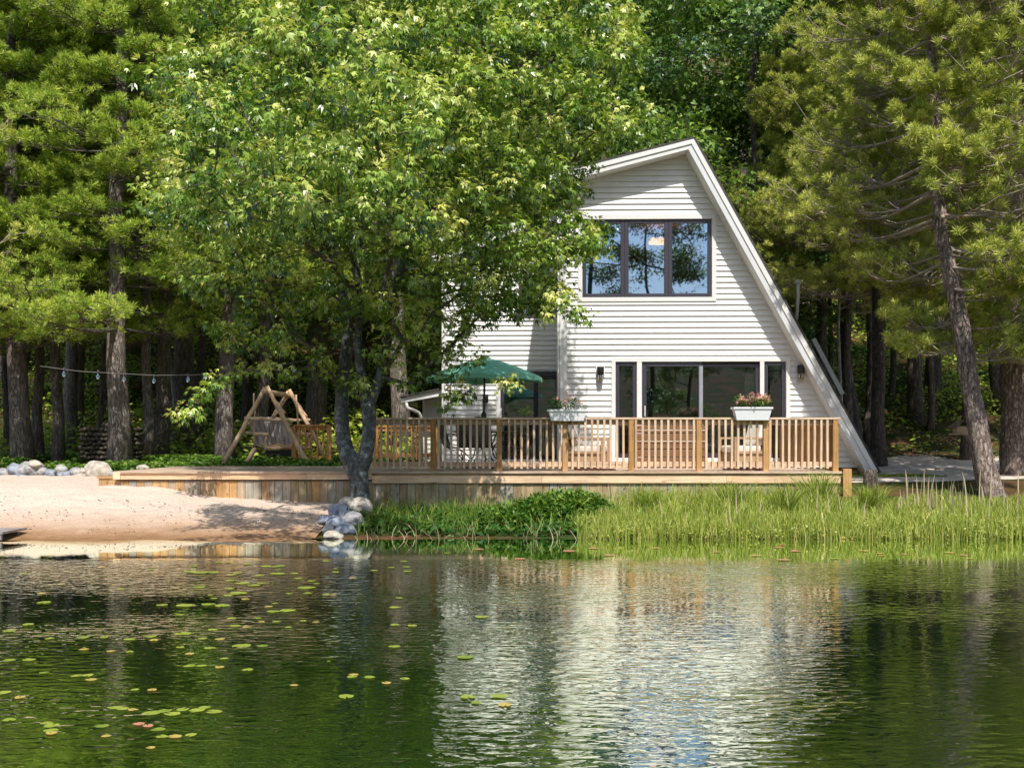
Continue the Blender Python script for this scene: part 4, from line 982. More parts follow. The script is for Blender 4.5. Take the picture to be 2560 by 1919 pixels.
def leaf_door(parent, a, b, z0, z1, y, fw, glass='glass'):
    f = MB(); f.box(a, a+fw, y, y+.04, z0, z1); f.box(b-fw, b, y, y+.04, z0, z1); f.box(a+fw, b-fw, y, y+.04, z1-fw, z1); f.box(a+fw, b-fw, y, y+.04, z0, z0+fw*1.3)
    o = f.build('door_leaf', M['dark'], parent); bevel(o, .005, 1)
    MB()._add([(a+fw-.004, y+.02, z0+fw), (b-fw+.004, y+.02, z0+fw), (b-fw+.004, y+.02, z1-fw+.004), (a+fw-.004, y+.02, z1-fw+.004)], [(0, 1, 2, 3)]).build('pane', M[glass], parent)
leaf_door(dr, hx(1605), hx(1757), DOOR[2], DOOR[3], HY+.0, .10)
leaf_door(dr, hx(1748), hx(1898), DOOR[2], DOOR[3]-.04, HY+.045, .075)
MB().box(hx(1748), hx(1757), HY-.012, HY-.001, DOOR[2], DOOR[3]-.09).build('stile', simple('grey_stile', (.35, .36, .42), .4), dr)
MB().bar((hx(1612.5), HY-.03, hz(1040)), (hx(1612.5), HY-.03, hz(1014)), .02, .02).build('handle', M['white'], dr)
# wing door / window
wd = window_unit('sliding_door', *WDOOR, WY, [(WDOOR[0], wx(1335)), (wx(1328), WDOOR[1])], .10, 'glass', fw=.09, lab='grey framed patio door of the left wing', trimb=.06)
MB().bar((wx(1243.5), WY-.02, wz(1020)), (wx(1243.5), WY-.02, wz(1050)), .02, .03).build('handle', M['white'], wd)
MB().box(wx(1232), wx(1430), WY-.09, WY-.046, wz(938), wz(928)).build('head_flashing', M['dark'], wd)
ww = window_unit('window', *WWIN, WY, [(WWIN[0], wx(1350)), (wx(1350), WWIN[1])], .05, 'glass_up', fw=.07, lab='upper window of the left wing, mostly behind maple leaves')
# rooms
rm = MB()
def room(x0, x1, y0, y1, z0, z1):
    rm._add([(x0, y1, z0), (x1, y1, z0), (x1, y1, z1), (x0, y1, z1)], [(0, 1, 2, 3)], .5)
    rm._add([(x0, y0, z0), (x0, y1, z0), (x0, y1, z1), (x0, y0, z1)], [(0, 1, 2, 3)], .5)
    rm._add([(x1, y0, z0), (x1, y1, z0), (x1, y1, z1), (x1, y0, z1)], [(0, 1, 2, 3)], .5)
    rm._add([(x0, y0, z0), (x1, y0, z0), (x1, y1, z0), (x0, y1, z0)], [(0, 1, 2, 3)], .5)
    rm._add([(x0, y0, z1), (x1, y0, z1), (x1, y1, z1), (x0, y1, z1)], [(0, 1, 2, 3)], .5)
room(hx(1430), hx(2010), HY+.11, HY+4.5, hz(1160), hz(890)); room(hx(1410), hx(1800), HY+.11, HY+3.5, hz(760), hz(535)); room(wx(1112), wx(1436), WY+.11, WY+3.8, wz(1158), wz(915)); room(wx(1250), wx(1436), WY+.11, WY+2.5, wz(800), wz(650))
rm.build('room', M['room'], house)
fm = MB()
fm.box(hx(1630), hx(1700), HY+4.4, HY+4.45, hz(990), hz(940)); fm.box(hx(1630), hx(1740), HY+2.6, HY+3.3, .84, 1.55); fm.box(hx(1545), hx(1590), HY+1.2, HY+1.6, .84, 1.5)
fm.box(wx(1290), wx(1400), WY+3.2, WY+3.6, wz(990), wz(950)); fm.box(wx(1290), wx(1420), WY+1.6, WY+2.3, .84, 1.65); fm.box(wx(1275), wx(1300), WY+3.5, WY+3.6, .84, 2.6)
fm.build('indoor_furniture', M['roomdark'], house)
MB().box(hx(1942), hx(1958), HY+1.4, HY+1.42, hz(990), hz(966)).build('picture', simple('yellow_paper', (.7, .6, .35), .8), house)
cb = MB()
def curtain(xa0, xa1, xb0, xb1, z0, z1, y):
    n = 14; vs = []; 
    for i in range(n+1):
        t = i/n; d = .02*math.sin(i*2.2)
        vs.append((xb0+(xb1-xb0)*t, y+d, z0)); vs.append((xa0+(xa1-xa0)*t, y+d, z1))
    cb._add(vs, [(2*i, 2*i+2, 2*i+3, 2*i+1) for i in range(n)], .5, True)
curtain(hx(1764), hx(1771), hx(1754), hx(1771), WIN[2]+.08, WIN[3]-.08, HY+.15); curtain(hx(1464), hx(1466), hx(1464), hx(1478), WIN[2]+.08, WIN[3]-.25, HY+.15)
cb.build('curtain', M['curtain'], house)
cb = MB(); curtain(hx(1868), hx(1890), hx(1868), hx(1890), DOOR[2]+.06, DOOR[3]-.1, HY+.3); cb.build('curtain', simple('beige_curtain', (.42, .38, .30), .9), house)
cb = MB(); curtain(wx(1330), wx(1385), wx(1330), wx(1385), WDOOR[2]+.1, WDOOR[2]+1.0, WY+.4); cb.build('blind', simple('grey_blind', (.35, .36, .33), .9), house)
lm = MB()
for i in range(5):
    a = i*2*math.pi/5; c = P(1642, 598, HY+1.2); lm.lathe((c[0]+.14*math.cos(a), c[1]+.14*math.sin(a), c[2]-.06), [(.02, .09), (.07, .06), (.10, 0), (.09, -.03)], 10)
lm.build('ceiling_light', M['lampglow'], house)
# wall lamps
for px, py, sh in ((1502, 916, 1), (2001, 913, 0)):
    c = P(px, py, HY-.12); 
    l = MB(); l.lathe((c[0], c[1], c[2]), [(.0, 0), (.072, 0), (.075, -.01), (.075, -.17), (.0, -.17)], 18)
    L_ = l.build('wall_lamp', M['black'], house); 
    MB().box(c[0]-.095, c[0]+.095, HY-.045, HY-.024, c[2]-.21, c[2]+.02).build('back_plate', M['white'], L_)
    r_ = MB()
    for a in (0, 1.57, 3.14, 4.71): r_.tube([(c[0]+.06*math.cos(a), c[1]+.06*math.sin(a), c[2]-.17), (c[0]+.06*math.cos(a), c[1]+.06*math.sin(a), c[2]-.28)], .006, 6)
    r_.lathe((c[0], c[1], c[2]-.28), [(.065, 0), (.065, -.012), (0, -.012)], 14)
    r_.build('cage', M['copper'], L_)
    MB().lathe((c[0], c[1], c[2]-.17), [(.05, 0), (.05, -.10), (0, -.105)], 14).build('lamp_glass', M['clearglass'], L_)
# wing wall lamp
c = P(1205, 985, WY-.12); l = MB().lathe((c[0], c[1], c[2]), [(.0, 0), (.07, 0), (.07, -.2), (.0, -.2)], 16).build('wall_lamp', M['black'], house)
MB().lathe((c[0], c[1], c[2]-.2), [(.05, 0), (.05, -.12), (0, -.12)], 14).build('lamp_glass', M['clearglass'], l)
# lower foundation boards at right, behind deck end
mb = MB(); x = hx(2128); n = 0
x = hx(1990)
while x < hx(2160): mb.box(x, x+.13, HY+.02+.004*(n % 2), HY+.05, .3, hz(1169)); x += .134; n += 1
mb.build('foundation', M['foundation'], house)
# rear gutter piece + vent pipe on the right slope
g0 = P(2020, 848, 25.2); g1 = P(2092, 986, 25.2)
mb = MB(); mb.bar(g0+np.array([.03, 0, 0]), g1+np.array([.03, 0, 0]), .10, .12, up=(0, 1, 0)); mb.build('dormer_trim', M['siding'], house)
mb = MB(); a0 = P(1984, 800, 24.4); a1 = P(1989, 745, 24.4); a2 = P(1989, 712, 24.4); mb.tube([a0, a1, a2], [.035, .035, .035], 10); mb.lathe(tuple(a2), [(.035, 0), (.06, .02), (.06, .08), (.0, .12)], 12); mb.build('vent_pipe', M['white'], house)

# ------------------------------------------------------------------ deck
DY = 18.75; DZ = .83; K = F/DY
def dx(px): return PX(px, DY)
deck = thing('deck', 'long low wooden deck with plank skirt running in front of the house to the beach', 'deck', (dx(1200), DY, DZ))
XL, XR, XM = dx(285), dx(2104), dx(872)
mb = MB(); y = DY-.03; i = 0
while y < 27:
    if y < 22.4: xa = XL
    else: xa = PX(935, 27)-.1
    xb = XR if y < 22.75 else (1.15 if y < 25.7 else -1.75)
    cuts = [xa]; q = xa+random.uniform(1.5, 3.6)
    while q < xb-.5: cuts.append(q); q += random.choice([2.4, 3.0, 3.6])
    cuts.append(xb)
    for a, b in zip(cuts[:-1], cuts[1:]): mb.box(a+.002, b-.002, y, y+.134, DZ-.035, DZ)
    y += .14; i += 1
mb.build('deck_boards', M['deck'], deck)
# fascia
mb = MB(); f0 = DY-.0
def boards_x(mb, x0, x1, y0, y1, z0, z1, L=3.2):
    x = x0
    while x < x1-.01:
        e_ = min(x1, x+L*random.uniform(.8, 1.2)); 
        if x1-e_ < .6: e_ = x1
        mb.box(x+.0015, e_-.0015, y0, y1, z0, z1); x = e_
boards_x(mb, XL+.01, XM+.4, DY+.002, DY+.04, .685, .794)
boards_x(mb, XM+.4, XR-.02, DY+.002, DY+.04, .625, .750)
mb.box(XL+.01, XL+.05, DY+.045, 22.4, .685, .794); mb.box(XR-.06, XR-.02, DY+.045, 22.7, .625, .75)
o = mb.build('fascia', M['fascia'], deck); bevel(o, .004, 1)
boards = MB(); boards_x(boards, XM+.4, XR-.01, DY+.05, DY+.09, .70, .793); boards.build('rim_joist', M['fascia'], deck)
# skirt planks
mb = MB(); x = XL+.02; n = 0
while x < XR-.1:
    w = random.choice([.135, .14, .14, .09]); zb = float(ground_h(x, DY+.06))-.12
    t = random.random()*.65 if x > dx(900) else random.random()*.4+.6 if x < dx(620) else random.random()*.7+.15
    mb.box(x, x+w-.006, DY+.045+.004*(n % 2), DY+.07, min(zb, .5), .66 if x < XM+.4 else .62, t); x += w; n += 1
mb.build('skirt', M['skirt'], deck)
mb = MB(); mb.box(XL, XR-.1, DY+.10, DY+.12, 0.05, .66, .2); mb.build('shade_backing', simple('under_deck_shade', (.03, .022, .015), .9), deck)  # near-black sheet painted as the shade seen through the skirt gaps
# left step
mb = MB(); 
mb.box(dx(236), XL-.002, DY+.1, DY+1.2, .70, .735, .8); mb.box(dx(240), XL-.002, DY+.12, DY+1.1, .50, .697, .9)
mb.build('step', M['skirt'], deck)
mb = MB(); mb.box(dx(284), dx(302), DY-.035, DY+.0, .69, .825, .9); mb.build('end_block', M['fascia'], deck)
# corner post at right under house, and stump
mb = MB(); mb.box(PX(2106, 19.3), PX(2127, 19.3), 19.25, 19.4, .1, .86, .7)
tag(mb.build('timber_post', M['post']), 'orange brown timber post beside the right end of the deck', 'post')
st = MB(); c = np.array([PX(2176, 20.5), 20.5, float(ground_h(PX(2176, 20.5), 20.5))]); st.lathe(tuple(c), [(.14, -.1), (.13, .18), (.12, .3), (.0, .31)], 14)
so = st.build('tree_stump', M['barkdark']); tag(so, 'dark stump under the tip of the roof slope', 'stump')

# ------------------------------------------------------------------ railings
RY = 18.9; TOPZ = DZ+.935
def rz_(px): return PX(px, RY)
rail = thing('railing', 'wooden deck railing with square balusters along the front of the deck', 'railing', (rz_(1500), RY, DZ))
x0, x1 = rz_(930), rz_(2096)
mb = MB(); mb.box(x0, x1+.02, RY-.055, RY+.09, TOPZ-.035, TOPZ); 
rr = mb.build('top_rail', M['rail'], rail); bevel(rr, .006, 1)
mb = MB(); boards_x(mb, x0, x1-.1, RY+.012, RY+.048, TOPZ-.125, TOPZ-.038); mb.build('upper_rail', M['rail'], rail)
mb = MB(); boards_x(mb, x0, x1-.1, RY+.012, RY+.048, DZ+.075, DZ+.165); mb.build('bottom_rail', M['rail'], rail)
posts = [1083, 1248, 1413, 1578, 1747, 1914, 2088]
pm = None
for i, px in enumerate(posts):
    m = MB(); m.box(-.047, .047, -.047, .047, -.02, TOPZ-.037-DZ, (i*.37) % 1); me_ = m.mesh('post', M['post'])
    o = bpy.data.objects.new('post', me_); link(o, rail); o.location = (rz_(px)-rail.location[0], -.0, 0); bevel(o, .005, 1)
bms = []
for v in range(6):
    m = MB(); m.box(-.019, .019, -.019, .019, 0.045, TOPZ-.04-DZ, v/5); bms.append(m.mesh('baluster', M['bal']))
px = 938.0; cnt = 0
while px < 2080:
    if min(abs(px-p) for p in posts) > 9:
        o = bpy.data.objects.new('baluster', bms[cnt % 6 if cnt % 7 else (cnt*5) % 6]); link(o, rail); o.location = (rz_(px)-rail.location[0]+random.uniform(-.003, .003), -.02-.012, 0); cnt += 1
        o.rotation_euler = (0, random.uniform(-.006, .006), 0)
    px += 15.9
print('balusters', cnt)
def rail_run(name, label, p, q, mat, zt, z0, sp=.115, post_ends=(1, 1), hand=True):
    p = Vector(p); q = Vector(q); d = (q-p); L = d.length; d.normalize()
    r_ = thing(name, label, 'railing', tuple(p))
    m = MB(); up = Vector((0, 0, 1)); m.bar(p+up*(zt-.018), q+up*(zt-.018), .12, .035); m.build('top_rail', M[mat], r_)
    m = MB(); m.bar(p+up*(zt-.09), q+up*(zt-.09), .035, .09); m.build('upper_rail', M[mat], r_)
    m = MB(); m.bar(p+up*(z0+.12), q+up*(z0+.12), .035, .09); m.build('bottom_rail', M[mat], r_)
    for e_, on in zip((p, q), post_ends):
        if on: m = MB(); m.box(e_.x-.046, e_.x+.046, e_.y-.046, e_.y+.046, e_.z-.1, e_.z+zt-.036); m.build('post', M[mat], r_)
    n = int(L/sp)
    for i in range(1, n):
        c_ = p+d*(L*i/n); m = MB(); m.box(c_.x-.018, c_.x+.018, c_.y-.019-.03, c_.y+.019-.03, c_.z+z0, c_.z+zt-.04); m.build('baluster', M[mat], r_)
    return r_
rail_run('railing', 'side railing running back from the right front corner of the deck to the house', (rz_(2092)-.03, RY+.18, DZ), (rz_(2092)-.03, 22.6, DZ), 'post', .90, .06)
rail_run('railing', 'orange new railing at the back of the deck left of the house wing', (PX(941, 26.6), 26.6, DZ), (PX(1092, 26.6), 26.6, DZ), 'newwood', .90, .05)
rail_run('railing', 'short orange railing between the log swing and the maple trunk', (PX(735, 24.6), 24.6, DZ-.03), (PX(823, 24.6), 24.6, DZ-.03), 'newwood', .93, .05)

# ------------------------------------------------------------------ log swing
YA, YB = 24.3, 26.0
sw = thing('log_swing_frame', 'rustic log A-frame of the garden swing behind the left part of the deck', 'swing frame', P(690, 1163, 25))
def log(name, a, b, r0, r1, parent, mat='log', lab=None):
    a = np.array(a, float); b = np.array(b, float); n = 8; pts = []
    rg = np.random.default_rng(int(abs(a[0]*997+b[2]*131)) % 10000)
    for i in range(n+1): t = i/n; pts.append(a*(1-t)+b*t+(rg.normal(size=3)*.008 if 0 < i < n else 0))
    m = MB(); m.tube(pts, [(r0*(1-i/n)+r1*i/n) for i in range(n+1)], 10, jitter=.07); return m.build(name, M[mat], parent)
apA = P(664, 972, YA); apB = P(722, 982, YB)
log('leg', P(558, 1163, YA), P(661, 968, YA)+[0, .04, 0], .062, .045, sw); log('leg', P(771, 1166, YA), P(669, 966, YA)-[0, .05, 0], .062, .045, sw)
log('leg', P(614, 1161, YB), P(720, 978, YB)+[0, .04, 0], .062, .045, sw); log('leg', P(824, 1165, YB-.2), P(724, 974, YB)-[0, .05, 0], .062, .045, sw)
log('ridge_beam', apA+[0, -.2, -.06], apB+[0, .2, -.06], .06, .055, sw)
log('crossbar', P(612, 1045, YA), P(722, 1050, YA), .04, .04, sw); log('crossbar', P(668, 1046, YB), P(775, 1050, YB), .04, .04, sw)
log('brace', P(672, 985, YA)+[0, .06, 0], P(712, 1033, YA), .035, .03, sw); log('brace', P(735, 995, YB), P(768, 1042, YB), .035, .03, sw)
log('brace', P(718, 990, YB), P(684, 1040, YA+.4), .035, .03, sw)
bn = thing('swing_bench', 'weathered wooden slat bench hanging inside the log swing frame', 'swing bench', (float(P(690, 1125, 25)[0]), 25.0, 1.24), rz=R(50))
og = ORG[bn.name]; ORG[bn.name] = np.zeros(3)
# local: bench faces -y, width along x
m = MB()
for i in range(5): m.bar((-.58, -.42+i*.105, .0+.012*i-.03), (.58, -.42+i*.105, .0+.012*i-.03), .09, .03)
sm = m.build('seat', M['log'], bn)
m = MB(); 
for i in range(9): 
    xx = -.50+i*.125; m.bar((xx, .06, .0), (xx*1.0, .26, .60+.07*math.cos((i-4)*.4)), .105, .025, up=(0, 1, 0))
m.build('backrest', M['greywood'], bn)
log('seat_rail', (-.66, -.46, -.05), (.66, -.46, -.05), .045, .045, bn); log('seat_rail', (-.62, .08, .0), (.62, .08, .0), .04, .04, bn); log('seat_rail', (-.62, .3, .50), (.62, .3, .50), .04, .04, bn)
for s in (-1, 1):
    log('armrest', (s*.62, -.50, .26), (s*.62, .26, .30), .045, .04, bn); log('arm_post', (s*.62, -.44, -.04), (s*.62, -.44, .25), .03, .03, bn)
    log('hanger', (s*.64, -.05, -.02), (s*.60, .02, 1.2), .028, .022, bn)
ORG[bn.name] = og
# barbecue grill behind
gr = thing('grill', 'small grill with blue grey lid behind the swing', 'grill', P(708, 1160, 26.8))
gx, gy, gz = P(708, 1160, 26.8); 
m = MB(); m.box(gx-.32, gx+.32, gy-.22, gy+.22, gz+.1, gz+.62); m.build('cabinet', M['black'], gr)
m = MB(); m.box(gx-.34, gx+.34, gy-.25, gy+.25, gz+.63, gz+.74); lid = m.build('shelf', simple('grill_shelf', (.25, .32, .36), .4, .3), gr); bevel(lid, .02, 2)
m = MB(); vs = []
for i in range(9):
    a = math.pi*i/8; vs += [(gx-.3, gy-.23*math.cos(a), gz+.75+.2*math.sin(a)), (gx+.3, gy-.23*math.cos(a), gz+.75+.2*math.sin(a))]
m._add(vs, [(2*i, 2*i+1, 2*i+3, 2*i+2) for i in range(8)]+[tuple(range(0, 18, 2)), tuple(range(17, 0, -2))], .5); m.build('lid', simple('grill_lid', (.06, .08, .10), .35, .2), gr)
for s, q in ((-1, -1), (1, -1), (-1, 1), (1, 1)): m = MB(); m.box(gx+s*.29-.02, gx+s*.29+.02, gy+q*.19-.02, gy+q*.19+.02, gz-.02, gz+.1); m.build('leg', M['black'], gr)

# ------------------------------------------------------------------ umbrella, patio set
uy = 21.6; uc = P(1212, 893, uy)
um = thing('patio_umbrella', 'open green patio umbrella standing on the deck before the left wing', 'umbrella', (uc[0], uy, DZ))
m = MB(); nseg = 8; top = Vector(uc); ringr = 1.18; vs = [tuple(top)]; zed = PZ(944, uy)
sub = 4
for k in range(nseg*sub):
    a = 2*math.pi*k/(nseg*sub)+.2; f = (k % sub)/sub; rr = ringr*(math.cos(math.pi/nseg)/math.cos((f-.5)*2*math.pi/nseg))
    for j, q in enumerate((.33, .66, 1.0)):
        sg = 4*f*(1-f)*.03*q; vs.append((top.x+math.cos(a)*rr*q, top.y+math.sin(a)*rr*q, top.z+(zed-top.z)*q**1.12+.02*math.sin(math.pi*q)+sg))
n_ = nseg*sub; fs = []
for k in range(n_):
    k2 = (k+1) % n_; fs.append((0, 1+3*k, 1+3*k2))
    for j in range(2): fs.append((1+3*k+j, 2+3*k+j, 2+3*k2+j, 1+3*k2+j))
m._add(vs, fs, .5, False); cn = m.build('canopy', M['canopy'], um)
m = MB()
for k in range(n_):
    k2 = (k+1) % n_; a_ = vs[3+3*k]; b_ = vs[3+3*k2]
    m._add([a_, b_, (b_[0], b_[1], b_[2]-.09), (a_[0], a_[1], a_[2]-.09)], [(0, 1, 2, 3)], .5)
m.build('valance', M['canopy'], cn)
m = MB()
for k in range(nseg):
    v_ = vs[3+3*k*sub]; m.tube([tuple(top-Vector((0, 0, .03))), (v_[0], v_[1], v_[2]-.03)], .009, 5)
m.build('ribs', M['iron'], um)
m = MB(); m.tube([(uc[0]-.03, uy, DZ+.02), (uc[0], uy, top.z+.03)], .022, 10); m.build('pole', M['iron'], um)
m = MB(); m.lathe((uc[0]-.02, uy, DZ+1.02), [(.02, -.09), (.05, -.05), (.055, .04), (.02, .09)], 10); m.build('crank', M['black'], um)
m = MB(); m.lathe((uc[0]-.03, uy, DZ), [(.26, .005), (.26, .05), (.1, .09), (.03, .1), (.03, .4)], 20); m.build('base', M['black'], um)
m = MB(); m.lathe(tuple(top), [(.11, -.005), (.06, .03), (.0, .05)], 10); m.build('cap', M['canopy'], um)
# table
tb_ = thing('patio_table', 'round iron patio table under the green umbrella', 'table', (uc[0]-.02, uy, DZ))
m = MB(); m.lathe((uc[0]-.02, uy, DZ), [(.03, .69), (.60, .69), (.62, .70), (.62, .72), (.03, .72)], 28); m.build('tabletop', M['iron'], tb_)
for k in range(4):
    a = k*math.pi/2+.6; c_, s_ = math.cos(a), math.sin(a)
    pts = [(uc[0]-.02+c_*r_, uy+s_*r_, DZ+z_) for r_, z_ in ((.46, .69), (.36, .52), (.20, .38), (.24, .22), (.40, .08), (.48, .015))]
    m = MB(); m.tube(pts, .014, 7); m.build('leg', M['iron'], tb_)
# spring patio chairs
def patio_chair(label, px, Y, rz):
    o = thing('patio_chair', label, 'chair', (PX(px, Y), Y, DZ), 'iron patio chairs round the umbrella table', rz)
    og = ORG[o.name]; ORG[o.name] = np.zeros(3)
    m = MB(); n = 8
    pts = [(-.25+.5*i/n, .22+.0, .42) for i in range(n+1)]
    prof = [(-.25, .41), (-.05, .39), (.15, .40), (.22, .5), (.28, .7), (.33, .93)]
    vs = [(x, y, z) for (y, z) in prof for x in (-.22, .22)]
    m._add(vs, [(2*i, 2*i+1, 2*i+3, 2*i+2) for i in range(5)], .5, True); m.build('sling', M['mesh'], o)
    m = MB()
    for s in (-1, 1): m.tube([(s*.23, y, z) for y, z in prof], .012, 6)
    m.tube([(-.23, .33, .93), (0, .35, .98), (.23, .33, .93)], .012, 6); m.tube([(-.23, -.25, .41), (.23, -.25, .41)], .012, 6)
    for q in range(-3, 4): m.tube([(q*.06, .225, .5), (q*.065, .335, .95)], .004, 4)
    m.build('frame', M['iron'], o)
    for s in (-1, 1):
        m = MB(); m.tube([(s*.25, .26, .62), (s*.28, .05, .66), (s*.28, -.2, .65), (s*.27, -.27, .58), (s*.25, -.2, .42)], .012, 6); m.build('armrest', M['iron'], o)
        m = MB(); m.tube([(s*.23, .1, .40), (s*.25, -.12, .28), (s*.25, -.22, .16), (s*.25, -.1, .05), (s*.25, .2, .015), (s*.25, .32, .03)], .013, 6); m.build('leg', M['iron'], o)
    ORG[o.name] = og; return o
patio_chair('iron patio chair left of the umbrella pole, nearest the back railing', 1140, 21.3, R(75))
patio_chair('iron patio chair just left of the umbrella pole, back to the house', 1178, 22.4, R(20))
patio_chair('iron patio chair right of the umbrella pole, in front of the wing door', 1290, 21.8, R(-80))
patio_chair('iron patio chair in front of the table with its back to the pond', 1205, 20.6, R(170))

# white cushioned armchairs and sofa
def armchair(label, px, Y, rz, w=.72, name='armchair', cat='armchair', mats=('tan', 'cushion'), seats=1, group='cushioned deck seats'):
    o = thing(name, label, cat, (PX(px, Y), Y, DZ), group, rz); og = ORG[o.name]; ORG[o.name] = np.zeros(3)
    m = MB(); m.box(-w/2+.05, w/2-.05, -.32, .32, .12, .30); b_ = m.build('seat_base', M[mats[0]], o); bevel(b_, .01)
    for s in (-1, 1):
        m = MB(); x = s*(w/2-.03)
        m.box(x-.03, x+.03, -.36, .36, .56, .60); m.box(x-.028, x+.028, -.36, -.31, 0, .56); m.box(x-.028, x+.028, .31, .36, 0, .56); m.box(x-.015, x+.015, -.31, .31, .28, .33)
        q = m.build('armrest', M[mats[0]], o); bevel(q, .006)
    m = MB(); m.bar((0, .28, .30), (0, .42, .82), w-.12, .04, up=(0, 1, 0)); q = m.build('back_frame', M[mats[0]], o)
    cw = (w-.14)/seats
    for i in range(seats):
        xc = -w/2+.07+cw*(i+.5)
        m = MB(); m.box(xc-cw/2+.005, xc+cw/2-.005, -.34, .24, .305, .44); q = m.build('seat_cushion', M[mats[1]], o); bevel(q, .04, 4)
        m = MB(); m.bar((xc, .20, .44), (xc, .335, .92), cw-.01, .13, up=(0, 1, 0)); q = m.build('back_cushion', M[mats[1]], o); bevel(q, .045, 4)
    ORG[o.name] = og; return o
armchair('cream cushioned armchair behind the railing, the left one, facing right', 1470, 20.9, R(75), .72, mats=('tan', 'cushion'))
armchair('cream cushioned armchair behind the railing, the right one, facing left', 1858, 20.9, R(-75), .72)
so_ = thing('bench_sofa', 'brown panelled bench sofa in front of the patio door', 'sofa', (PX(1667, 21.3), 21.3, DZ))
x0_, x1_ = PX(1582, 21.3), PX(1758, 21.3); 
m = MB()
for i in range(5): m.box(x0_, x1_, 21.0+.006*i, 21.04+.006*i, DZ+.06+i*.155, DZ+.205+i*.155)
q = m.build('back_panel', M['wicker'], so_); bevel(q, .01)
m = MB(); m.box(x0_, x1_, 21.08, 21.75, DZ+.25, DZ+.40); q = m.build('seat', M['wicker'], so_)
for xx in (x0_, x1_-.09): m = MB(); m.box(xx, xx+.09, 21.075, 21.75, DZ+.41, DZ+.62); q = m.build('armrest', M['wicker'], so_); bevel(q, .02)
m = MB(); m.box(x0_+.02, x1_-.02, 21.08, 21.2, DZ+.84, DZ+.86); m.build('top_trim', M['tan'], so_)
m = MB()
for zz in (DZ+.40, DZ+.615): m.tube([(x0_+.02, 20.985, zz+.12), (x1_-.02, 20.985, zz+.12)], .006, 6)
m.build('piping', M['white'], so_)
for xx in (x0_+.04, x1_-.04, ): 
    for yy in (21.1, 21.7): m = MB(); m.box(xx-.03, xx+.03, yy-.03, yy+.03, DZ, DZ+.25); m.build('leg', M['black'], so_)
for lb, px, Y in (('dark red mat lying under the left cream armchair', 1487, 19.6), ('dark red mat lying under the right cream armchair', 1862, 19.6)):
    m = MB(); c = PX(px, Y); m.box(c-.36, c+.36, Y-.25, Y+.25, DZ+.002, DZ+.022); q = m.build('doormat', M['rug']); tag(q, lb, 'mat'); bevel(q, .006)

# flower boxes on the rail
def flower_box(px0, px1, py0, py1, label, mat):
    Y = RY-.06; cx_ = PX((px0+px1)/2, Y); z1 = PZ(py0, Y); z0 = PZ(py1, Y); w1 = (px1-px0)*Y/F/2; w0 = w1*.84
    o = thing('flower_box', label, 'planter', (cx_, Y, z0), 'flower boxes on the front railing')
    m = MB(); vs = [(cx_-w0, Y-.09, z0), (cx_+w0, Y-.09, z0), (cx_+w0, Y+.09, z0), (cx_-w0, Y+.09, z0), (cx_-w1, Y-.11, z1), (cx_+w1, Y-.11, z1), (cx_+w1, Y+.11, z1), (cx_-w1, Y+.11, z1)]
    ins = [(cx_-w1+.02, Y-.09, z1), (cx_+w1-.02, Y-.09, z1), (cx_+w1-.02, Y+.09, z1), (cx_-w1+.02, Y+.09, z1)]; low = [(a, b, z1-.05) for a, b, c in ins]
    m._add(vs+ins+low, [(0, 3, 2, 1), (0, 1, 5, 4), (1, 2, 6, 5), (2, 3, 7, 6), (3, 0, 4, 7), (4, 5, 9, 8), (5, 6, 10, 9), (6, 7, 11, 10), (7, 4, 8, 11), (8, 9, 13, 12), (9, 10, 14, 13), (10, 11, 15, 14), (11, 8, 12, 15)], .5)
    m.build('trough', mat, o)
    m = MB(); m.box(cx_-w1-.012, cx_+w1+.012, Y-.125, Y-.108, z1-.03, z1+.004); m.box(cx_-w1-.012, cx_+w1+.012, Y+.108, Y+.125, z1-.03, z1+.004); m.build('rim', mat, o)
    MB().box(cx_-w1+.021, cx_+w1-.021, Y-.089, Y+.089, z1-.06, z1-.03).build('soil', M['barkdark'], o)
    return cx_, Y, z1, w1
def flowers(cx_, Y, z1, w, label, n, density, pet):
    o = thing('flowering_plant', label, 'flowers', (cx_, Y, z1), 'pink flowers in the railing boxes')
    tips_ = np.stack([cx_+rng.uniform(-w, w, n), Y+rng.uniform(-.1, .1, n), z1+rng.uniform(.04, .22, n)], 1)
    obj('stems', array_mesh('stems', *tubes_fast([(np.array([t_[0]*.7+cx_*.3+rng.uniform(-.05, .05), Y, z1-.03]), t_, .004, .003) for t_ in tips_], 4), M['weed'], True), o)
    d = unit(rng.normal(size=(n, 3)))
    V, Fc, t = clusters(tips_-np.array([0, 0, .04]), d, density, .07, .05, T=T_OVAL, Ft=F_OVAL, droop=0, base=.45)
    obj('leaves', array_mesh('leaves', V, Fc, t, M['weed']), o)
    f_ = tips_[:pet]; V, Fc, t = clusters(f_+np.array([0, 0, .02]), d[:pet], 22, .05, .035, T=T_OVAL, Ft=F_OVAL, droop=-.2, base=.5)
    obj('blossoms', array_mesh('blossoms', V, Fc, t, M['petal']), o)
a_ = flower_box(1370, 1466, 1024, 1052, 'white flower box on the railing in tree shade, left one', M['box'])
flowers(*a_[:3], a_[3]*.9, 'sparse pink geraniums in the left railing box', 22, 12, 8)
a_ = flower_box(1832, 1927, 1018, 1050, 'white flower box on the railing in full sun, right one', M['box'])
flowers(*a_[:3], a_[3]*.9, 'dense pink and orange blossoms in the right railing box', 46, 12, 34)

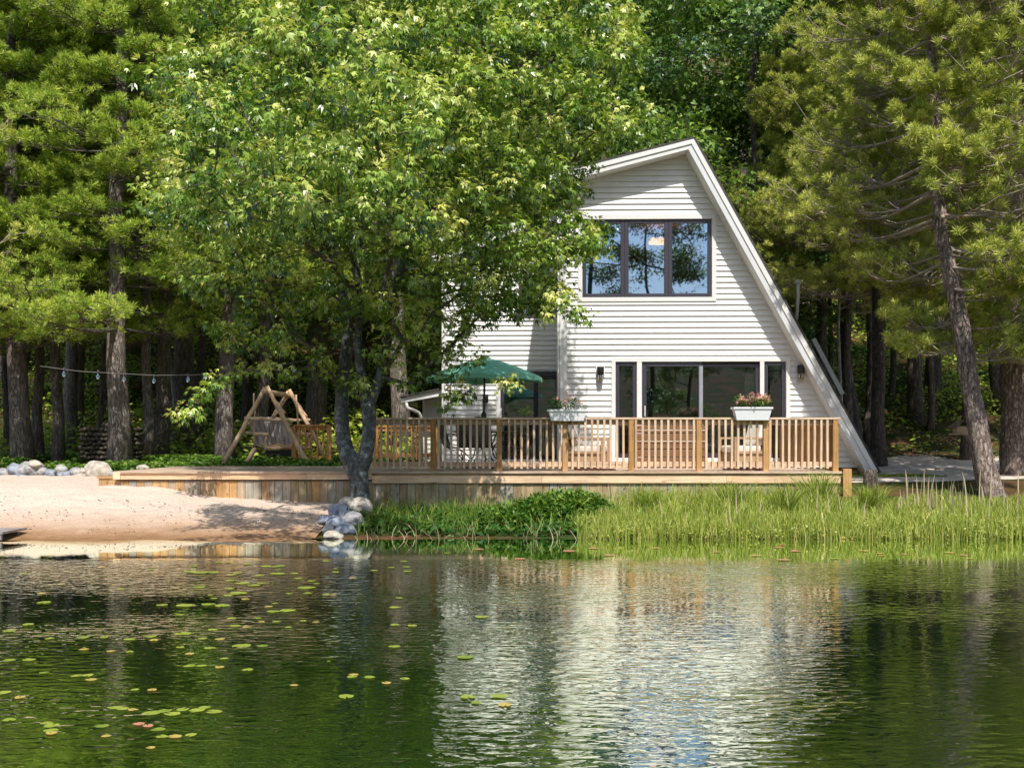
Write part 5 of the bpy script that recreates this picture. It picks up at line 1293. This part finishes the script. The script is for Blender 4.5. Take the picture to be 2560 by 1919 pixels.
# ------------------------------------------------------------------ string lights
sl = thing('string_lights', 'thin string of clear bulbs hanging across the woods left of the maple', 'string lights', P(200, 935, 20.2))
path = [P(x, y, 20.2) for x, y in ((100, 915), (200, 928), (290, 933), (385, 938), (480, 937), (575, 932), (650, 925), (740, 905), (860, 880))]
pp = []
for i in range(len(path)-1):
    for q in range(4): pp.append(path[i]*(1-q/4)+path[i+1]*q/4)
pp.append(path[-1]); m = MB(); m.tube(pp, .006, 5); m.build('wire', simple('wire_grey', (.18, .17, .16), .6), sl)
for x, y in ((160, 936), (245, 942), (310, 949), (385, 953), (470, 950), (560, 946), (655, 932), (735, 925), (800, 905)):
    c = P(x, y-8, 20.19); m = MB(); m.lathe(tuple(c), [(.012, .03), (.016, .0), (.03, -.04), (.034, -.065), (.02, -.095), (0, -.1)], 10); b_ = m.build('bulb', M['bulb'], sl)
    MB().lathe((c[0], c[1], c[2]), [(.0, .075), (.017, .07), (.017, .0)], 8).build('socket', M['black'], b_)

# ------------------------------------------------------------------ firewood
fw = thing('firewood_stack', 'dark round-topped stack of split firewood among the left pines', 'firewood', P(268, 1150, 24.9))
rgw = random.Random(4)
for row in range(8):
    for cidx in range(14):
        x = 200+cidx*10.5+(row % 2)*5; ymax = 1055+abs(x-285)*.22
        y = 1143-row*11.5
        if y < ymax: continue
        c = P(x, y+rgw.uniform(-1.5, 1.5), 24.9+rgw.uniform(-.03, .03)); m = MB(); r_ = rgw.uniform(.042, .056); n = rgw.choice([4, 5, 6, 7])
        m.tube([(c[0], c[1], c[2]), (c[0], c[1]+.45, c[2])], r_, n, jitter=.18); o_ = m.build('log', M['logend'], fw)

# ------------------------------------------------------------------ rocks
def rock(label, px, py, Y, w, h, mat, seed, group):
    rg = random.Random(seed); c = P(px, py, Y); import bmesh
    bm = bmesh.new(); bmesh.ops.create_icosphere(bm, subdivisions=4, radius=1.0)
    ww = w*Y/F/2; hh = h*Y/F/2; off = Vector((seed*3.1, seed*1.7, seed*.9))
    for v in bm.verts:
        p = v.co.copy(); s = 1+.30*mnoise.noise(p*1.1+off)+.13*mnoise.noise(p*2.6+off)+.04*mnoise.noise(p*7+off)
        p = p*s
        # facet a little
        for ax in (Vector((.8, -.5, .4)), Vector((-.6, -.6, .5)), Vector((.1, -.4, .9)), Vector((0.5, .6, .5))):
            a = (ax+Vector((rg.uniform(-.01, .01),)*3)).normalized(); d = p.dot(a)
            if d > .74: p -= a*(d-.74)*.85
        v.co = Vector((p.x*ww, p.y*ww*.8, p.z*hh))
    me = bpy.data.meshes.new('rock'); bm.to_mesh(me); bm.free(); me.materials.append(M[mat]); me.polygons.foreach_set('use_smooth', [True]*len(me.polygons))
    o = bpy.data.objects.new('rock', me); link(o); o.location = tuple(map(float, c)); o.rotation_euler = (0, rg.uniform(-.25, .25), rg.uniform(-.4, .4)); tag(o, label, 'rock', group)
for _k in ('rock', 'rockpale', 'rockblue'): pass
G1 = 'rocks along the top of the beach'; G2 = 'boulders piled at the waterline below the maple'
L1 = [(8, 1186, 50, 26, 'rock', 'low grey rock cut by the left photo edge'), (38, 1176, 46, 30, 'rockblue', 'bluish rock second from the left end of the beach row'), (74, 1174, 50, 34, 'rock', 'rounded grey rock left of the peaked one in the beach row'),
      (85, 1163, 44, 22, 'rockpale', 'flat topped rock lying on others at the left of the beach row'), (106, 1181, 28, 24, 'rock', 'small grey rock under the flat topped one'), (127, 1186, 32, 22, 'rockblue', 'small blue grey rock in the middle of the beach row'),
      (151, 1176, 34, 26, 'rock', 'upright grey rock in the middle of the beach row'), (163, 1188, 42, 22, 'rockblue', 'front blue rock below the upright one'), (192, 1182, 36, 22, 'rock', 'grey rock left of the big pale boulder'),
      (212, 1180, 34, 18, 'rockpale', 'tan rock touching the big pale boulder'), (210, 1190, 46, 16, 'rockpale', 'flat tan stone in front of the big boulder'), (247, 1176, 66, 44, 'rockpale', 'biggest pale boulder at the right end of the beach row'),
      (357, 1170, 32, 14, 'rockpale', 'lone low stone behind the left end of the deck'), (60, 1192, 60, 18, 'rockblue', 'long low blue rock at the front left of the beach row'), (270, 1184, 30, 24, 'rock', 'grey rock tucked against the deck end step')]
for i, (px, py, w, h, mt, lb) in enumerate(L1): rock(lb, px, py-2, 21.4 if px < 300 else 22.6, w*1.08, h*1.15, mt, i+1, G1)
L2 = [(902, 1262, 52, 34, 'rockpale', 16.7, 'large pale boulder at the foot of the maple trunk'), (872, 1254, 40, 22, 'rockpale', 16.9, 'pale flat stone left of the large boulder by the maple'), (848, 1278, 44, 34, 'rockblue', 16.3, 'blue boulder below the pale flat stone'),
      (812, 1298, 30, 20, 'rockblue', 15.9, 'leftmost small blue stone of the shore pile'), (838, 1306, 44, 30, 'rockblue', 15.8, 'blue stone in the centre of the shore pile'), (884, 1300, 46, 38, 'rock', 15.9, 'grey boulder right of centre in the shore pile'),
      (860, 1326, 46, 32, 'rockblue', 15.4, 'blue wet boulder touching the water'), (822, 1322, 26, 22, 'rock', 15.5, 'small grey stone left side of the shore pile near water'), (835, 1340, 44, 24, 'rockpale', 15.1, 'pale sunlit stone lowest of the pile in the water'), (862, 1288, 30, 22, 'rockblue', 16.1, 'small blue stone wedged between the boulders')]
for i, (px, py, w, h, mt, Y, lb) in enumerate(L2): rock(lb, px, py, Y, w*1.22, h*1.3, mt, i+40, G2)

# dock plank at left
m = MB(); xx = PX(-40, 15.0); xe = PX(40, 15.0)
for i in range(5): m.box(xx, xe, 14.6+i*.15, 14.74+i*.15, .10, .13)
dk = thing('dock', 'end of a small grey plank dock at the left edge of the beach', 'dock', (xe, 14.9, .1)); m.build('planks', M['greywood'], dk)
m = MB(); m.box(xx, xe-.02, 14.61, 14.66, .02, .098); m.build('side_board', M['greywood'], dk)

# bird feeder on the leaning pine
bf = thing('bird_feeder', 'small wooden bird feeder house hanging left of the leaning pine trunk', 'bird feeder', P(2402, 1085, 20.2)); c = P(2402, 1085, 20.2)
m = MB(); m.box(c[0]-.11, c[0]+.11, c[1]-.1, c[1]+.1, c[2]+.02, c[2]+.15); m.build('body', M['tan'], bf)
m = MB(); m.box(c[0]-.17, c[0]+.17, c[1]-.14, c[1]+.14, c[2]-.01, c[2]+.015); m.build('tray', M['tan'], bf)
m = MB(); m.bar((c[0]-.09, c[1]-.15, c[2]+.19), (c[0]-.09, c[1]+.15, c[2]+.19), .23, .018, up=(-.6, 0, .8)); m.bar((c[0]+.085, c[1]-.15, c[2]+.19), (c[0]+.085, c[1]+.15, c[2]+.19), .23, .018, up=(.6, 0, .8)); m.build('roof', M['barkpine'], bf)
m = MB(); m.tube([(c[0], c[1], c[2]+.25), (c[0]+.12, c[1]-.3, c[2]+1.2), tuple(P(2400, 950, 19.5))], .005, 5); m.build('wire', M['black'], bf)

# ------------------------------------------------------------------ lily pads
def pad_mesh(seed):
    rg = random.Random(seed); n = 18; vs = [(0, 0, 0)]; notch = .22
    for i in range(n+1):
        a = notch+(2*math.pi-2*notch)*i/n; r = 1+.06*math.sin(3*a+seed)+rg.uniform(-.03, .03)
        vs.append((math.cos(a)*r, math.sin(a)*r*.86, .05*rg.random()))
    m = MB(); m._add(vs, [(0, i, i+1) for i in range(1, n+1)], seed/7.0, True); return m.mesh('lily_pad', M['pad'])
PM = [pad_mesh(i) for i in range(8)]
bigs = [(655, 835, 60, 1), (745, 838, 54, 2), (710, 826, 50, 0), (790, 820, 44, 1), (850, 824, 52, 2), (925, 830, 52, 1), (885, 812, 42, 3), (495, 813, 46, 1), (530, 818, 40, 2), (573, 820, 34, 6),
        (200, 878, 38, 1), (222, 889, 52, 1), (222, 911, 48, 3), (222, 922, 40, 6), (40, 865, 46, 1), (15, 748, 50, 2), (85, 768, 38, 6), (440, 893, 46, 0), (460, 934, 32, 6), (600, 882, 40, 7), (640, 890, 38, 7),
        (685, 906, 46, 0), (700, 937, 40, 1), (755, 937, 46, 6), (825, 931, 40, 2), (652, 986, 30, 6), (493, 857, 16, 3), (335, 673, 40, 1), (380, 671, 40, 2), (394, 690, 38, 6), (583, 734, 30, 3), (658, 735, 34, 6),
        (40, 607, 40, 1), (125, 605, 44, 3), (190, 661, 32, 0), (820, 632, 40, 1), (870, 630, 34, 2), (948, 636, 34, 6), (1070, 648, 42, 1), (970, 599, 30, 3), (820, 579, 34, 6), (905, 555, 42, 1), (1045, 545, 62, 1),
        (1135, 545, 38, 0), (1270, 716, 28, 6), (1495, 763, 56, 1), (1520, 678, 34, 3), (1527, 669, 34, 6), (1595, 680, 38, 1), (1670, 705, 34, 6), (1750, 687, 34, 3), (1705, 548, 40, 1), (1780, 457, 36, 2), (1705, 454, 34, 3),
        (1420, 610, 14, 5), (360, 507, 40, 1), (215, 512, 30, 3), (450, 507, 30, 1), (560, 516, 38, 2), (650, 505, 40, 3), (665, 520, 34, 6), (790, 492, 60, 1), (875, 514, 30, 2), (950, 515, 34, 6), (780, 550, 30, 3),
        (918, 474, 34, 2), (1015, 458, 36, 3), (1065, 463, 30, 6), (1245, 464, 26, 3), (1000, 425, 30, 2), (1115, 425, 26, 1), (1130, 441, 24, 6), (1195, 439, 30, 3), (1310, 435, 24, 2), (1365, 441, 24, 6),
        (1180, 396, 46, 1), (1240, 392, 56, 2), (1160, 375, 30, 6), (700, 368, 40, 1), (800, 370, 60, 2), (900, 366, 50, 1), (960, 370, 56, 3), (1030, 316, 60, 1), (985, 326, 34, 3), (1060, 342, 30, 6), (190, 357, 50, 1), (120, 452, 40, 3),
        (40, 481, 40, 1), (480, 568, 30, 6), (560, 571, 30, 3), (2010, 592, 60, 0), (2080, 418, 50, 1), (2020, 765, 56, 1), (2060, 790, 40, 0), (2160, 762, 60, 1), (2180, 800, 50, 6), (1095, 283, 40, 2), (1050, 274, 50, 3), (1130, 273, 34, 1), (990, 296, 34, 3),
        (1320, 293, 60, 1), (1345, 263, 30, 2), (1290, 252, 30, 3), (1200, 232, 50, 1), (1120, 240, 34, 3), (1270, 231, 30, 2), (870, 227, 60, 1), (820, 222, 46, 3), (920, 226, 46, 1), (1150, 200, 40, 2), (1190, 202, 30, 1), (1070, 190, 30, 3),
        (950, 182, 30, 1), (1450, 225, 28, 2), (1525, 250, 24, 6), (1760, 222, 30, 3), (1690, 206, 26, 1), (1410, 322, 30, 3), (1330, 316, 30, 1), (1250, 318, 24, 2), (1440, 324, 22, 6), (860, 290, 40, 1), (910, 324, 22, 2)]
desc = ['in the cluster', 'near']
def padlabel(px, py, tone, w):
    col = ['green', 'bright green', 'yellow green', 'olive green', 'green', 'green', 'brownish', 'reddish brown'][tone]
    return col
pads = []
for i, (zx, zy, w, tone) in enumerate(bigs):
    px, py = zx/1.728, 1300+zy/1.728; pads.append((px, py, w/1.728*1.35, tone))
rp_ = random.Random(12)
for i in range(26):
    py = 1400+abs(rp_.gauss(0, 1))*75; px = rp_.uniform(20, 1020); pads.append((px, py, rp_.uniform(14, 30), rp_.choice([1, 1, 2, 3, 6])))
for i in range(22): pads.append((rp_.uniform(1080, 2500), 1360+rp_.random()*40, rp_.uniform(14, 34), rp_.choice([3, 6, 7])))
TONES = {0: .05, 1: .35, 2: .6, 3: .45, 5: .3, 6: .85, 7: 1.0}
padmeshes = {}
for t_, v_ in TONES.items():
    padmeshes[t_] = []
    for i in range(3):
        me_ = pad_mesh(i+t_*3); me_.attributes['tint'].data.foreach_set('value', [v_]*len(me_.polygons)); padmeshes[t_].append(me_)
for i, (px, py, w, tone) in enumerate(pads):
    Y = F*CAMZ/(py-HZ); 
    if Y > 15: continue
    r_ = w*Y/F/2
    o = bpy.data.objects.new('lily_pad', padmeshes[tone][i % 3]); link(o); o.location = (PX(px, Y), Y, .004+.0003*(i % 9)); o.scale = (r_, r_, r_); o.rotation_euler = (0, 0, rp_.uniform(0, 6.28))
    col = ['green', 'bright green', 'yellow green', 'olive', '', 'green', 'brownish', 'reddish brown'][tone]
    zone = 'close to the lower left edge' if (py > 1720 and px < 300) else 'in the loose raft low in the picture' if (py > 1720 and px < 620) else 'over the house reflection' if px > 1080 and py > 1450 else 'near the bank' if py < 1410 else 'in the left pads zone' if px < 420 else 'in the middle of the pond'
    sz = 'large' if r_ > .11 else 'small'
    tag(o, f'{sz} {col} lily pad floating {zone}', 'lily pad', f'{sz} {col} lily pads {zone}')

# ------------------------------------------------------------------ light, world, camera
SUN_EL, SUN_AZ = 54.0, 9.0   # azimuth to the right of straight behind the camera
w = bpy.data.worlds.new('World'); sc.world = w; w.use_nodes = True; nt = w.node_tree
bg = nt.nodes['Background']; sky = nt.nodes.new('ShaderNodeTexSky'); sky.sky_type = 'NISHITA'; sky.sun_disc = False
sky.sun_elevation = R(SUN_EL); sky.sun_rotation = R(180-SUN_AZ); sky.air_density = 1.0; sky.dust_density = 1.6; sky.ozone_density = 1.5
nt.links.new(sky.outputs[0], bg.inputs[0]); bg.inputs[1].default_value = .15
sd = bpy.data.lights.new('sun', 'SUN'); sd.energy = 5.0; sd.angle = R(.53); sd.color = (1.0, .95, .86)
so = bpy.data.objects.new('sun', sd); link(so)
dirv = Vector((math.sin(R(SUN_AZ))*math.cos(R(SUN_EL)), -math.cos(R(SUN_AZ))*math.cos(R(SUN_EL)), math.sin(R(SUN_EL))))
so.rotation_euler = dirv.to_track_quat('Z', 'Y').to_euler()
cd = bpy.data.cameras.new('camera'); cam = bpy.data.objects.new('camera', cd); link(cam); sc.camera = cam
cam.location = (0, 0, CAMZ); cam.rotation_euler = (R(90), 0, 0)
cd.sensor_fit = 'HORIZONTAL'; cd.sensor_width = 36; cd.lens = 36*F/2560; cd.shift_y = (HZ-959.5)/2560
cd.clip_start = .05; cd.clip_end = 1000
sc.view_settings.view_transform = 'Standard'; sc.view_settings.look = 'None'; sc.view_settings.exposure = 0; sc.view_settings.gamma = 1
sc.cycles.max_bounces = 8; sc.cycles.transparent_max_bounces = 12; sc.cycles.caustics_reflective = False; sc.cycles.caustics_refractive = False
